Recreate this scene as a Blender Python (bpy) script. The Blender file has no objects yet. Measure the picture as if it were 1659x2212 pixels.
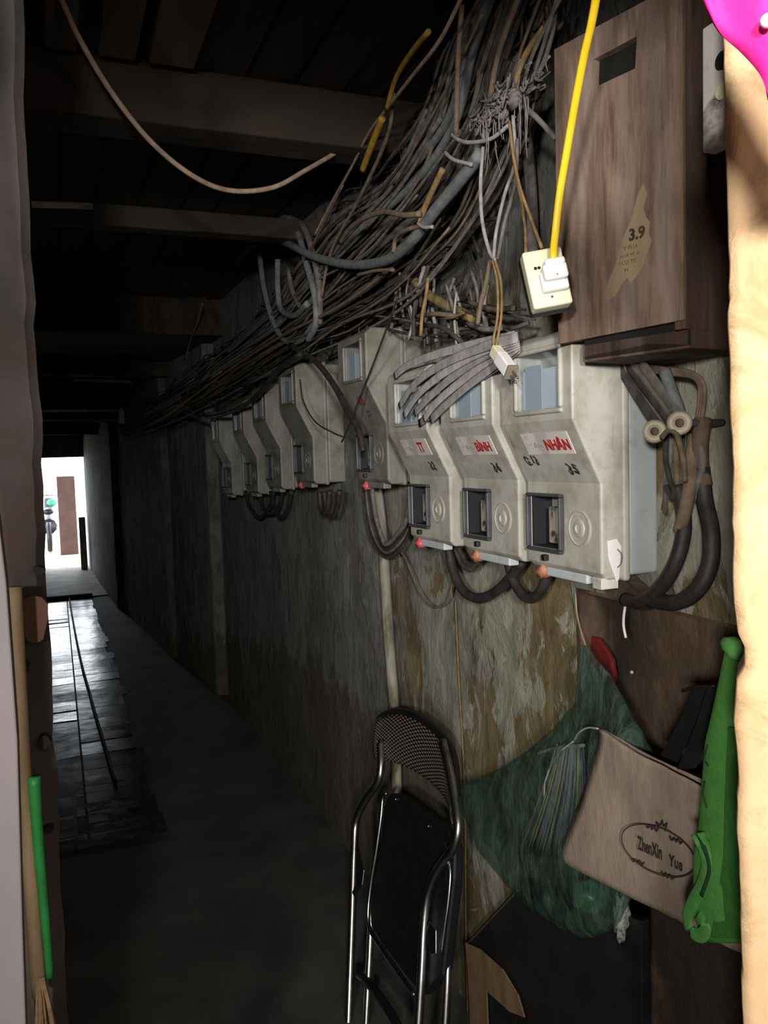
import bpy, bmesh, math, random
from mathutils import Vector, Matrix, noise
random.seed(7)
S = bpy.context.scene
# ------------------------------------------------------------------ camera
F = 1750.0; W, H = 1659, 2212; CX, CY = 829.5, 1106.0
YAW, PITCH, ROLL = math.radians(22), math.radians(-4.0), math.radians(1.7)
EYE = Vector((0, 0, 1.55))
fwd = Vector((math.sin(YAW)*math.cos(PITCH), math.cos(YAW)*math.cos(PITCH), math.sin(PITCH)))
r0 = Vector((math.cos(YAW), -math.sin(YAW), 0)); u0 = r0.cross(fwd)
rt = r0*math.cos(ROLL) - u0*math.sin(ROLL); up = u0*math.cos(ROLL) + r0*math.sin(ROLL)
cam_d = bpy.data.cameras.new('camera'); cam = bpy.data.objects.new('camera', cam_d); S.collection.objects.link(cam)
cam_d.sensor_fit = 'VERTICAL'; cam_d.sensor_height = 36; cam_d.sensor_width = 27; cam_d.lens = 36*F/H
cam_d.clip_start = 0.02; cam_d.clip_end = 200
cam.matrix_world = Matrix(((rt.x, up.x, -fwd.x, EYE.x), (rt.y, up.y, -fwd.y, EYE.y), (rt.z, up.z, -fwd.z, EYE.z), (0, 0, 0, 1)))
S.camera = cam
# ------------------------------------------------------------------ sky, lamp, added fill lights, exposure
S.view_settings.view_transform = 'Standard'; S.view_settings.look = 'None'
S.view_settings.gamma = 1; S.view_settings.exposure = 0.0; S.view_settings.use_curve_mapping = False
wd = bpy.data.worlds.new('sky'); S.world = wd; wd.use_nodes = True
bg = wd.node_tree.nodes['Background']; bg.inputs[0].default_value = (0.86, 0.93, 1.0, 1); bg.inputs[1].default_value = 9.0
def area(name, loc, target, size, power, col, spread=180):
    d = bpy.data.lights.new(name, 'AREA'); d.shape = 'DISK'; d.size = size; d.energy = power; d.color = col; d.spread = math.radians(spread)
    o = bpy.data.objects.new(name, d); S.collection.objects.link(o); o.location = loc
    o.rotation_euler = (Vector(target)-Vector(loc)).to_track_quat('-Z', 'Y').to_euler(); return o
area('room_lamp', (-1.02, -1.10, 1.80), (0.85, 1.35, 1.76), 0.2, 13, (1.0, 0.955, 0.88), 92)
area('added_far_fill', (-0.36, -1.15, 1.82), (0.85, 2.6, 1.70), 0.2, 10.5, (1.0, 0.955, 0.88), 76)  # second source added to push light deeper along the passage
area('added_warm_fill', (0.95, -1.1, 1.75), (0.7, .6, 1.8), 0.25, 4.0, (1.0, 0.80, 0.62))  # added fill, no known lamp: lifts the cloth's shade on the orange wall
area('added_broad_fill', (-0.1, -2.4, 1.5), (0.25, 2.5, 1.5), 1.3, 6, (0.95, 0.97, 1.0))  # added soft fill from behind the viewer, not a known window
area('added_bounce_fill', (0.2, -1.2, 2.45), (0.2, -0.6, 0.0), 0.5, 9, (1.0, 0.84, 0.62))  # added fill aimed at the floor, its bounce lifts the darkest areas

def ray(px, py): return fwd + rt*((px-CX)/F) + up*((CY-py)/F)
def PX(px, py, x=None, y=None, z=None, d=None, pl=None):
    r = ray(px, py)
    if x is not None: t = (x-EYE.x)/r.x
    elif y is not None: t = (y-EYE.y)/r.y
    elif z is not None: t = (z-EYE.z)/r.z
    elif pl is not None: t = (Vector(pl[0])-EYE).dot(Vector(pl[1]))/r.dot(Vector(pl[1]))
    else: t = d
    return EYE + r*t
# ------------------------------------------------------------------ materials
MATS = {}
def rgb(r, g, b): 
    f = lambda c: (c/255)/12.92 if c/255 <= .04045 else ((c/255+.055)/1.055)**2.4
    return (f(r), f(g), f(b), 1)
def L(c): return (c[0], c[1], c[2], 1)
class NT:
    def __init__(s, name):
        s.m = bpy.data.materials.new(name); s.m.use_nodes = True; s.t = s.m.node_tree
        s.b = s.t.nodes['Principled BSDF']; s.tc = s.t.nodes.new('ShaderNodeTexCoord'); MATS[name] = s.m
    def n(s, k, **a):
        x = s.t.nodes.new('ShaderNode'+k)
        for i, v in a.items(): setattr(x, i, v)
        return x
    def l(s, a, b): s.t.links.new(a, b)
    def coord(s, st=(1, 1, 1), rot=(0, 0, 0), world=False):
        mp = s.n('Mapping'); mp.inputs['Scale'].default_value = st; mp.inputs['Rotation'].default_value = rot
        if world: g = s.n('NewGeometry'); s.l(g.outputs['Position'], mp.inputs[0])
        else: s.l(s.tc.outputs['Object'], mp.inputs[0])
        return mp.outputs[0]
    def noise(s, co, scale, detail=6, rough=.6, dist=0):
        x = s.n('TexNoise'); x.inputs['Scale'].default_value = scale; x.inputs['Detail'].default_value = detail
        x.inputs['Roughness'].default_value = rough; x.inputs['Distortion'].default_value = dist; s.l(co, x.inputs['Vector']); return x.outputs['Fac']
    def ramp(s, fac, stops):
        x = s.n('ValToRGB'); e = x.color_ramp.elements
        e[0].position, e[0].color = stops[0][0], stops[0][1]; e[1].position, e[1].color = stops[-1][0], stops[-1][1]
        for p, c in stops[1:-1]: q = e.new(p); q.color = c
        s.l(fac, x.inputs[0]); return x.outputs[0]
    def mask(s, fac, a, b): return s.ramp(fac, [(a, (0, 0, 0, 1)), (b, (1, 1, 1, 1))])
    def mix(s, fac, a, b):
        x = s.n('Mix', data_type='RGBA')
        if isinstance(fac, float): x.inputs[0].default_value = fac
        else: s.l(fac, x.inputs[0])
        for i, v in ((6, a), (7, b)):
            if isinstance(v, tuple): x.inputs[i].default_value = v
            else: s.l(v, x.inputs[i])
        return x.outputs[2]
    def math(s, op, a, b=0.0):
        x = s.n('Math', operation=op)
        for i, v in ((0, a), (1, b)):
            if isinstance(v, (int, float)): x.inputs[i].default_value = v
            else: s.l(v, x.inputs[i])
        return x.outputs[0]
    def bump(s, h, st=.4, dist=.005):
        x = s.n('Bump'); x.inputs['Strength'].default_value = st; x.inputs['Distance'].default_value = dist
        s.l(h, x.inputs['Height']); s.l(x.outputs[0], s.b.inputs['Normal'])
    def done(s, col, rough=.7, metal=0):
        if isinstance(col, tuple): s.b.inputs['Base Color'].default_value = col
        else: s.l(col, s.b.inputs['Base Color'])
        if isinstance(rough, (int, float)): s.b.inputs['Roughness'].default_value = rough
        else: s.l(rough, s.b.inputs['Roughness'])
        s.b.inputs['Metallic'].default_value = metal; return s.m
def M(name, c1, c2, scale=8, st=(1, 1, 1), rough=.7, metal=0, bump=.25, bd=.003, lo=.35, hi=.65, c3=None, s3=3, lo3=.5, hi3=.62, world=False, spec=None):
    q = NT(name); co = q.coord(st, world=world); f = q.noise(co, scale)
    col = q.ramp(f, [(lo, c1), (hi, c2)])
    if c3: col = q.mix(q.mask(q.noise(co, s3, 4, .6, .4), lo3, hi3), col, c3)
    if bump: q.bump(q.noise(co, scale*3, 5), bump, bd)
    if spec is not None: q.b.inputs['Specular IOR Level'].default_value = spec
    return q.done(col, rough, metal)

def wall_mat():
    q = NT('stained plaster'); co = q.coord(world=True); cs = q.coord((1, 1, .5), world=True)
    n1 = q.noise(co, 2.2, 8, .62, .3); n2 = q.noise(cs, 9, 8, .7, .6); n3 = q.noise(cs, 3.1, 6, .65, .9); n4 = q.noise(co, 26, 6, .7)
    big = q.noise(q.coord((1, 1, .45), world=True), 4.2, 9, .62, .5); mid = q.noise(q.coord((1, 1, .5), world=True), 11, 8, .66, .9)
    base = q.ramp(n2, [(.34, rgb(92, 80, 54)), (.5, rgb(124, 110, 78)), (.66, rgb(148, 134, 104))])
    sm = q.mask(big, .46, .485)
    base = q.mix(sm, base, q.ramp(n2, [(.34, rgb(122, 124, 112)), (.5, rgb(152, 152, 136)), (.66, rgb(176, 176, 160))]))
    base = q.mix(q.math('MULTIPLY', q.mask(mid, .55, .58), .7), base, q.ramp(n4, [(.4, rgb(168, 166, 152)), (.65, rgb(196, 194, 182))]))
    base = q.mix(q.math('MULTIPLY', q.mask(n3, .54, .60), .6), base, rgb(104, 92, 68))
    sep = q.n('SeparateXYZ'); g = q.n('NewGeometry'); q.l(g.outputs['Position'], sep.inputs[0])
    base = q.mix(q.math('MULTIPLY', q.mask(q.math('MULTIPLY', q.math('ADD', sep.outputs['Z'], q.math('MULTIPLY', mid, .5)), .3), .64, .67), .85), base, q.ramp(n2, [(.35, rgb(74, 76, 78)), (.65, rgb(112, 114, 116))]))  # shade painted into the colour: upper wall turned darker grey, noisy edge
    # colour coats: a grey-blue coat far along the passage, brown lower dado
    far = q.math('ADD', q.math('MULTIPLY', sep.outputs['Y'], .45), q.math('MULTIPLY', n1, 1.6))
    farm = q.mask(q.math('MULTIPLY', far, .5), .84, .98)
    base = q.mix(q.math('MULTIPLY', farm, .8), base, q.ramp(n2, [(.35, rgb(88, 88, 90)), (.65, rgb(128, 130, 132))]))
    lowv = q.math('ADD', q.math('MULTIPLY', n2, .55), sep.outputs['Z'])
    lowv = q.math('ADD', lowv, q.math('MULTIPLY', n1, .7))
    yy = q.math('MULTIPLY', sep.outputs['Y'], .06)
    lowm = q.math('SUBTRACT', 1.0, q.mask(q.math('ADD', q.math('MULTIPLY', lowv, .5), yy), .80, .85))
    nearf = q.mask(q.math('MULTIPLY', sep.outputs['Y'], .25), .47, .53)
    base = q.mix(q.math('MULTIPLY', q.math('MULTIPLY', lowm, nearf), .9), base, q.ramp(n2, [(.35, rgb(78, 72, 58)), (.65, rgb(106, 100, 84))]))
    base = q.mix(q.math('MULTIPLY', q.mask(n4, .60, .70), .6), base, rgb(82, 74, 60))
    chip = q.mask(q.noise(cs, 13, 7, .75, 1.1), .64, .66)
    base = q.mix(chip, base, rgb(150, 148, 146))
    hh = q.math('ADD', q.math('MULTIPLY', n2, 1.0), q.math('MULTIPLY', n4, .4)); hh = q.math('ADD', hh, q.math('MULTIPLY', sm, .25))
    q.bump(hh, .75, .014); return q.done(base, .88)
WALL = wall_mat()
MUD = M('brown earthen wall', rgb(70, 54, 42), rgb(112, 92, 76), 7, (1, 1, .8), .95, bump=.8, bd=.012, c3=rgb(60, 50, 42), s3=3, world=True)
LEFTW = M('dusty grey pillar', rgb(50, 46, 46), rgb(84, 78, 76), 4, rough=.9, bump=.5, bd=.008, c3=rgb(80, 60, 52), s3=3.3, lo3=.58, hi3=.68, world=True)
SOOT = M('sooty wall', rgb(38, 38, 40), rgb(70, 70, 74), 3, rough=.9, bump=.5, bd=.01, world=True)
ROOMW = M('room wall paint', rgb(172, 162, 148), rgb(186, 176, 160), 3, rough=.9, bump=.1)
def orange():
    q = NT('peach wall paint'); co = q.coord(world=True); n = q.noise(co, 5, 6, .6); n2 = q.noise(co, 14, 6, .7, .5)
    col = q.ramp(n, [(.35, rgb(230, 188, 144)), (.65, rgb(238, 206, 164))])
    sep = q.n('SeparateXYZ'); g = q.n('NewGeometry'); q.l(g.outputs['Position'], sep.inputs[0])
    low = q.math('SUBTRACT', 1.0, q.mask(q.math('ADD', sep.outputs['Z'], q.math('MULTIPLY', n2, .35)), 1.0, 1.35))
    chips = q.math('MULTIPLY', q.mask(q.noise(co, 9, 7, .7, .8), .50, .66), q.math('MULTIPLY', low, .75))
    col = q.mix(chips, col, rgb(176, 150, 106)); q.bump(q.math('ADD', q.noise(co, 60, 4), chips), .35, .003); return q.done(col, .8)
ORANGE = orange()
CEIL = M('sooty ceiling boards', rgb(26, 21, 17), rgb(58, 49, 42), 5, (3, .3, 1), .9, bump=.5, bd=.01, world=True)
BEAM = M('old beam timber', rgb(38, 32, 27), rgb(60, 51, 43), 5, (.5, 1, 1), .9, bump=.6, bd=.01, c3=rgb(92, 86, 80), s3=4, lo3=.6, hi3=.7, world=True)
CONC = M('worn concrete floor', rgb(62, 62, 62), rgb(90, 90, 88), 3, rough=.75, bump=.4, bd=.006, world=True)
LIGHTCONC = M('pale cement floor', rgb(150, 142, 126), rgb(178, 170, 152), 4, rough=.7, bump=.3, world=True)
def tilem():
    q = NT('glazed floor tiles'); co = q.coord(world=True)
    br = q.n('TexBrick', offset=0.0); br.inputs['Scale'].default_value = 1; br.inputs['Brick Width'].default_value = .3; br.inputs['Row Height'].default_value = .22
    br.inputs['Mortar Size'].default_value = .008; br.inputs['Color1'].default_value = rgb(52, 53, 56); br.inputs['Color2'].default_value = rgb(66, 67, 70); br.inputs['Mortar'].default_value = rgb(38, 38, 40)
    q.l(co, br.inputs['Vector']); n = q.noise(co, 14, 4); n2 = q.noise(co, 4.5, 3)
    h = q.math('ADD', q.math('MULTIPLY', br.outputs['Fac'], -1.2), q.math('MULTIPLY', n2, .9))
    q.bump(h, .35, .01)
    ro = q.math('ADD', q.math('MULTIPLY', n, .30), .06); q.b.inputs['Specular IOR Level'].default_value = .3
    return q.done(q.mix(q.mask(n, .5, .7), br.outputs['Color'], rgb(44, 44, 46)), ro)
TILE = tilem()
def meterm(name, a, b, dirt, dlo=.5, dhi=.72):
    q = NT(name); co = q.coord(); cs = q.coord((1, 1, .35))
    n = q.noise(co, 6, 6); n2 = q.noise(cs, 16, 8, .7, .4); n3 = q.noise(co, 9, 8, .7)
    col = q.ramp(n, [(.35, a), (.65, b)])
    col = q.mix(q.math('MULTIPLY', q.mask(n3, dlo, dhi), .7), col, dirt)
    col = q.mix(q.math('MULTIPLY', q.mask(n2, .58, .7), .5), col, dirt)
    q.bump(n3, .12, .002); return q.done(col, .5)
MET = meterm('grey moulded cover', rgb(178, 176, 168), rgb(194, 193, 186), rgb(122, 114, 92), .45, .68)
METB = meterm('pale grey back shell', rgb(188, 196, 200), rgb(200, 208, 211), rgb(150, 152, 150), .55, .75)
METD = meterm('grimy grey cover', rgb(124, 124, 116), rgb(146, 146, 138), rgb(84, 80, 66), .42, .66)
MINT = M('meter body', rgb(204, 214, 222), rgb(216, 226, 232), 5, rough=.5, bump=0)
MDISP = M('meter display strip', rgb(176, 188, 196), rgb(186, 198, 206), 5, rough=.3, bump=0)
INNER = M('dark box interior', rgb(30, 32, 38), rgb(40, 42, 48), 8, rough=.6, bump=0)
FRAME = M('dark breaker frame', rgb(60, 62, 68), rgb(84, 86, 92), 12, rough=.5, bump=.1)
BREAK = M('cream breaker', rgb(150, 148, 132), rgb(176, 172, 154), 30, rough=.6, bump=.1, c3=rgb(60, 55, 50), s3=20)
def glass(name, tint, k=.16, rough=.08):
    q = NT(name); q.t.nodes.remove(q.b); o = q.t.nodes['Material Output']
    tr = q.n('BsdfTransparent'); tr.inputs[0].default_value = tint; gl = q.n('BsdfGlossy'); gl.inputs['Roughness'].default_value = rough
    gl.inputs[0].default_value = (.9, .93, .95, 1); mx = q.n('MixShader'); mx.inputs[0].default_value = k
    q.l(tr.outputs[0], mx.inputs[1]); q.l(gl.outputs[0], mx.inputs[2]); q.l(mx.outputs[0], o.inputs[0]); return q.m
GLASS = glass('dusty window pane', (.96, .98, 1, 1), .08)
CLEAR = glass('cloudy clear plastic', (.9, .9, .88, 1), .3, .25)
STICK = M('sticker paper', rgb(212, 204, 202), rgb(222, 216, 212), 20, rough=.6, bump=0, c3=rgb(190, 184, 178), s3=14)
RED = M('red print', rgb(168, 44, 44), rgb(182, 56, 52), 60, rough=.6, bump=0)
INK = M('black marker ink', rgb(40, 38, 42), rgb(58, 54, 58), 60, rough=.6, bump=0)
GINK = M('grey print', rgb(140, 140, 144), rgb(160, 160, 164), 60, rough=.6, bump=0)
REDSEAL = M('pink red seal', rgb(196, 84, 92), rgb(222, 120, 122), 40, rough=.5, bump=.3)
COPSEAL = M('rusty orange seal', rgb(150, 82, 58), rgb(196, 148, 116), 50, rough=.6, bump=.5, c3=rgb(90, 60, 50), s3=30)
def woodm():
    q = NT('dusty plywood'); co = q.coord((1, 1, .12)); cw = q.coord()
    n = q.noise(co, 60, 7, .65, .3); n2 = q.noise(co, 14, 6, .6, .6); n3 = q.noise(q.coord((1, 1, .4)), 7, 6, .65)
    col = q.ramp(n, [(.36, rgb(92, 72, 60)), (.62, rgb(134, 112, 98))])
    col = q.mix(q.math('MULTIPLY', q.mask(n2, .5, .66), .55), col, rgb(158, 142, 134))
    col = q.mix(q.math('MULTIPLY', q.mask(n3, .5, .64), .6), col, rgb(80, 62, 52))
    q.bump(n, .3, .002); return q.done(col, .8)
WOOD = woodm()
WOODD = M('dark underside wood', rgb(62, 44, 34), rgb(92, 72, 60), 24, (1, 1, .2), .85, bump=.4, c3=rgb(110, 96, 92), s3=12)
PATCH = M('pale bare wood patch', rgb(128, 110, 86), rgb(158, 140, 112), 14, (1, 1, .3), .8, bump=.1)
STENCIL = M('stencil ink', rgb(50, 40, 34), rgb(84, 70, 56), 90, rough=.8, bump=0)
STENCIL2 = M('worn stencil ink', rgb(98, 80, 58), rgb(134, 116, 88), 90, rough=.8, bump=0)
def cab(name, a, b, sc=40, rough=.85): return M(name, a, b, sc, rough=rough, bump=.5, bd=.002)
C_GREY = cab('dusty grey cable', rgb(88, 84, 80), rgb(126, 120, 116))
C_DARK = cab('dusty dark cable', rgb(48, 45, 42), rgb(78, 73, 68))
C_BROWN = cab('dusty brown cable', rgb(96, 82, 68), rgb(134, 116, 98))
C_PALE = cab('pale grey cable', rgb(136, 132, 132), rgb(172, 168, 168))
C_BLACK = cab('black rubber cable', rgb(36, 33, 32), rgb(58, 54, 52), 30, .6)
C_TAN = cab('tan cable', rgb(146, 122, 100), rgb(178, 154, 132))
C_YEL = cab('soiled yellow cable', rgb(150, 114, 30), rgb(190, 150, 48))
C_OCH = cab('ochre twin wire', rgb(122, 98, 62), rgb(160, 130, 86))
C_BLUE = cab('blue grey cable', rgb(96, 102, 104), rgb(126, 132, 134))
YEL = M('bright yellow cable', rgb(250, 202, 30), rgb(254, 214, 50), 30, rough=.35, bump=0)
CREAM = M('cream plastic', rgb(222, 218, 186), rgb(234, 230, 202), 8, rough=.45, bump=0, c3=rgb(190, 180, 140), s3=14, lo3=.6, hi3=.75)
WHITE = M('white plastic', rgb(236, 234, 236), rgb(246, 244, 246), 8, rough=.35, bump=0)
BLK = M('black plastic', rgb(26, 26, 28), rgb(38, 38, 40), 12, rough=.5, bump=.05)
HOLE = M('hole black', rgb(14, 12, 10), rgb(20, 18, 16), 12, rough=.8, bump=0)
STEEL = M('dull steel', rgb(120, 118, 116), rgb(160, 158, 156), 30, rough=.4, metal=.8, bump=.1)
CHROME = M('scuffed chrome tube', rgb(150, 150, 152), rgb(196, 196, 198), 18, rough=.3, metal=1, bump=.08)
VINYL = M('black vinyl seat', rgb(20, 20, 22), rgb(28, 28, 30), 30, rough=.45, bump=.15)
def meshm():
    q = NT('perforated backrest plastic'); sep = q.n('SeparateXYZ'); q.l(q.tc.outputs['UV'], sep.inputs[0])
    a = q.math('SINE', q.math('MULTIPLY', sep.outputs['X'], 2*math.pi*30)); b = q.math('SINE', q.math('MULTIPLY', sep.outputs['Y'], 2*math.pi*13))
    f = q.math('MULTIPLY', a, b); m = q.mask(q.math('ADD', q.math('MULTIPLY', f, .5), .5), .5, .62)
    q.bump(m, .8, .003); return q.done(q.mix(m, rgb(30, 27, 25), rgb(128, 118, 108)), .5)
MESHB = meshm()
TOTE = M('beige canvas', rgb(160, 142, 128), rgb(176, 158, 144), 60, (1, 1, .4), .9, bump=.35, c3=rgb(146, 128, 114), s3=4)
GREEN = M('bright green nonwoven', rgb(80, 146, 66), rgb(94, 160, 76), 60, rough=.7, bump=.3)
GREEND = M('deep green nonwoven', rgb(52, 112, 44), rgb(62, 126, 52), 60, rough=.7, bump=.3)
def film():
    q = NT('green film plastic'); o = q.t.nodes['Material Output']; co = q.coord((1, 1, 1))
    n = q.noise(q.coord((1, 1, .25)), 26, 7, .65, .8)
    q.done(q.ramp(n, [(.35, rgb(52, 76, 66)), (.7, rgb(120, 152, 138))]), .35); q.bump(n, .9, .02)
    tr = q.n('BsdfTransparent'); tr.inputs[0].default_value = (.72, .80, .76, 1); mx = q.n('MixShader')
    q.l(q.math('MULTIPLY', q.math('POWER', n, 2.0), 1.05), mx.inputs[0]); q.l(tr.outputs[0], mx.inputs[1]); q.l(q.b.outputs[0], mx.inputs[2]); q.l(mx.outputs[0], o.inputs[0]); return q.m
FILM = film()
PINK = M('magenta cloth', rgb(232, 30, 142), rgb(244, 44, 156), 30, rough=.7, bump=.2)
REDC = M('dark red cloth', rgb(96, 20, 20), rgb(112, 28, 26), 30, rough=.8, bump=.2)
CARD = M('worn hardboard', rgb(124, 98, 72), rgb(150, 122, 92), 30, (1, 1, .3), .85, bump=.3)
BROOMW = M('broom handle wood', rgb(112, 92, 68), rgb(150, 128, 98), 20, (1, 1, .2), .7, bump=.2)
GSTICK = M('green plastic rod', rgb(34, 124, 58), rgb(44, 142, 70), 20, rough=.5, bump=0)
STRAW = M('straw bristles', rgb(128, 104, 76), rgb(160, 136, 102), 60, rough=.9, bump=.6)
DOORW = M('flaking white door paint', rgb(96, 90, 92), rgb(120, 112, 116), 4, (1, 1, .3), .7, bump=.3, c3=rgb(110, 88, 74), s3=7, lo3=.56, hi3=.62)
PIPE = M('grimy white conduit', rgb(130, 128, 118), rgb(172, 168, 152), 14, (1, 1, .3), .6, bump=.2, c3=rgb(92, 84, 66), s3=12)
PORC = M('cream porcelain', rgb(170, 160, 140), rgb(190, 180, 160), 20, rough=.5, bump=.2)
TERRA = M('brown painted plaster', rgb(64, 42, 36), rgb(82, 56, 48), 4, rough=.9)
PALEW = M('outdoor pale wall', rgb(210, 214, 216), rgb(226, 228, 230), 3, rough=.9)
BRICK = M('exposed brick', rgb(84, 58, 50), rgb(106, 78, 68), 9, rough=.95, bump=.6, bd=.01)
FIB = [M('fibre '+n, a, b, 50, rough=.6, bump=0) for n, a, b in (('grey', rgb(130, 130, 140), rgb(150, 150, 160)), ('mauve', rgb(150, 120, 140), rgb(166, 136, 154)), ('straw', rgb(170, 160, 110), rgb(186, 176, 126)), ('blue', rgb(70, 80, 110), rgb(84, 94, 124)))]
# ------------------------------------------------------------------ builders
def link(o): S.collection.objects.link(o); return o
def tag(o, label, cat=None, group=None, kind=None):
    o['label'] = label
    if cat: o['category'] = cat
    if group: o['group'] = group
    if kind: o['kind'] = kind
    return o
def thing(name, label, cat, loc=(0, 0, 0), group=None):
    o = link(bpy.data.objects.new(name, None)); o.location = loc; o.empty_display_size = .05
    return tag(o, label, cat, group)
def abs_loc(o):
    v = Vector((0, 0, 0))
    while o is not None: v += o.location; o = o.parent
    return v
def obj(name, bm, m, parent=None, smooth=False, bevel=0, seg=2, local=False):
    """bm in world coordinates unless local"""
    me = bpy.data.meshes.new(name)
    if parent is not None and not local: bmesh.ops.translate(bm, verts=bm.verts, vec=-abs_loc(parent))
    bmesh.ops.recalc_face_normals(bm, faces=bm.faces)
    bm.to_mesh(me); bm.free(); me.materials.append(m)
    if smooth:
        for p in me.polygons: p.use_smooth = True
    o = link(bpy.data.objects.new(name, me)); o.parent = parent
    if bevel:
        b = o.modifiers.new('bevel', 'BEVEL'); b.width = bevel; b.segments = seg; b.limit_method = 'ANGLE'; b.angle_limit = math.radians(28)
    return o
def box(bm, a, b):
    v = [bm.verts.new((x, y, z)) for x in (a[0], b[0]) for y in (a[1], b[1]) for z in (a[2], b[2])]
    for f in ((0, 1, 3, 2), (4, 6, 7, 5), (0, 4, 5, 1), (2, 3, 7, 6), (0, 2, 6, 4), (1, 5, 7, 3)): bm.faces.new([v[i] for i in f])
def obox(bm, c, ax, half):
    c = Vector(c); v = []
    for i in (-1, 1):
        for j in (-1, 1):
            for k in (-1, 1): v.append(bm.verts.new(c+ax[0]*half[0]*i+ax[1]*half[1]*j+ax[2]*half[2]*k))
    for f in ((0, 1, 3, 2), (4, 6, 7, 5), (0, 4, 5, 1), (2, 3, 7, 6), (0, 2, 6, 4), (1, 5, 7, 3)): bm.faces.new([v[i] for i in f])
def prism(bm, poly, vec):
    vec = Vector(vec); a = [bm.verts.new(p) for p in poly]; b = [bm.verts.new(Vector(p)+vec) for p in poly]; n = len(poly)
    bm.faces.new(a); bm.faces.new(b[::-1])
    for i in range(n): bm.faces.new((a[i], b[i], b[(i+1) % n], a[(i+1) % n]))
def spline(pts, k=6):
    P = [Vector(p) for p in pts]
    if len(P) < 3: return [P[0].lerp(P[1], i/k) for i in range(k+1)]
    out = []; E = [P[0]*2-P[1]]+P+[P[-1]*2-P[-2]]
    for i in range(1, len(E)-2):
        a, b, c, d = E[i-1:i+3]
        for j in range(k):
            t = j/k; out.append(.5*((2*b)+(c-a)*t+(2*a-5*b+4*c-d)*t*t+(-a+3*b-3*c+d)*t**3))
    out.append(P[-1]); return out
def tube(bm, pts, r, n=8, flat=None, fdir=None, k=6, smooth=True):
    """flat: second radius along fdir-perpendicular; r may be a list"""
    Q = spline(pts, k) if smooth else [Vector(p) for p in pts]
    m = len(Q); rings = []; nrm = None
    for i, p in enumerate(Q):
        t = (Q[min(i+1, m-1)]-Q[max(i-1, 0)])
        if t.length < 1e-9: t = Vector((0, 0, 1))
        t.normalize()
        if nrm is None: nrm = Vector(fdir) if fdir else t.orthogonal()
        if fdir: nrm = Vector(fdir)
        nrm = nrm - t*nrm.dot(t)
        nrm = nrm.normalized() if nrm.length > 1e-6 else t.orthogonal().normalized()
        bn = t.cross(nrm)
        ra = r if not isinstance(r, (list, tuple)) else r[0]+(r[-1]-r[0])*i/(m-1) if len(r) == 2 else r[min(int(i/(m-1)*(len(r)-1)+.5), len(r)-1)]
        rb = flat if flat else ra
        rings.append([bm.verts.new(p+nrm*math.cos(a)*ra+bn*math.sin(a)*rb) for a in [2*math.pi*j/n for j in range(n)]])
    for i in range(m-1):
        for j in range(n): bm.faces.new((rings[i][j], rings[i+1][j], rings[i+1][(j+1) % n], rings[i][(j+1) % n]))
    bm.faces.new(rings[0]); bm.faces.new(rings[-1][::-1])
def lathe(bm, c, axis, prof, n=20):
    c = Vector(c); ax = Vector(axis).normalized(); u = ax.orthogonal().normalized(); w = ax.cross(u); R = []
    for r, h in prof: R.append([bm.verts.new(c+ax*h+(u*math.cos(2*math.pi*j/n)+w*math.sin(2*math.pi*j/n))*max(r, 1e-5)) for j in range(n)])
    for i in range(len(R)-1):
        for j in range(n): bm.faces.new((R[i][j], R[i+1][j], R[i+1][(j+1) % n], R[i][(j+1) % n]))
    bm.faces.new(R[0]); bm.faces.new(R[-1][::-1])
def ball(bm, c, r, sc=(1, 1, 1), j=0, n=2):
    d = bmesh.ops.create_icosphere(bm, subdivisions=n, radius=1)
    for v in d['verts']:
        q = v.co.copy(); k = 1+j*noise.noise(q*2.3+Vector(c)*37)
        v.co = Vector(c)+Vector((q.x*sc[0], q.y*sc[1], q.z*sc[2]))*r*k
def B(): return bmesh.new()
def txt(name, body, m, parent, origin, xa, ya, w, h, ext=.0004, shear=0, bold=0, wob=0):
    """text centred on origin, fitted to w x h; xa reading direction, ya up"""
    cu = bpy.data.curves.new(name, 'FONT'); cu.body = body; cu.size = 1; cu.extrude = 0.02; cu.offset = bold; cu.shear = shear; cu.resolution_u = 3
    t = link(bpy.data.objects.new(name+'_src', cu)); dg = bpy.context.evaluated_depsgraph_get(); dg.update()
    me = bpy.data.meshes.new_from_object(t.evaluated_get(dg)); bpy.data.objects.remove(t); bpy.data.curves.remove(cu)
    xs = [v.co.x for v in me.vertices]; ys = [v.co.y for v in me.vertices]
    x0, x1, y0, y1 = min(xs), max(xs), min(ys), max(ys); xa, ya = Vector(xa).normalized(), Vector(ya).normalized(); za = xa.cross(ya)
    o0 = Vector(origin)-(abs_loc(parent) if parent else Vector())
    for v in me.vertices:
        a = ((v.co.x-x0)/(x1-x0)-.5); b = ((v.co.y-y0)/(y1-y0)-.5)
        b2 = b*h+wob*math.sin(a*9); v.co = o0+xa*(a*w)+ya*b2+za*(ext if v.co.z > 0 else -ext)
    me.name = name; me.materials.clear(); me.materials.append(m)
    o = link(bpy.data.objects.new(name, me)); o.parent = parent; return o
def struct(name, bm, m, **k): o = obj(name, bm, m, **k); o['kind'] = 'structure'; return o

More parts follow.
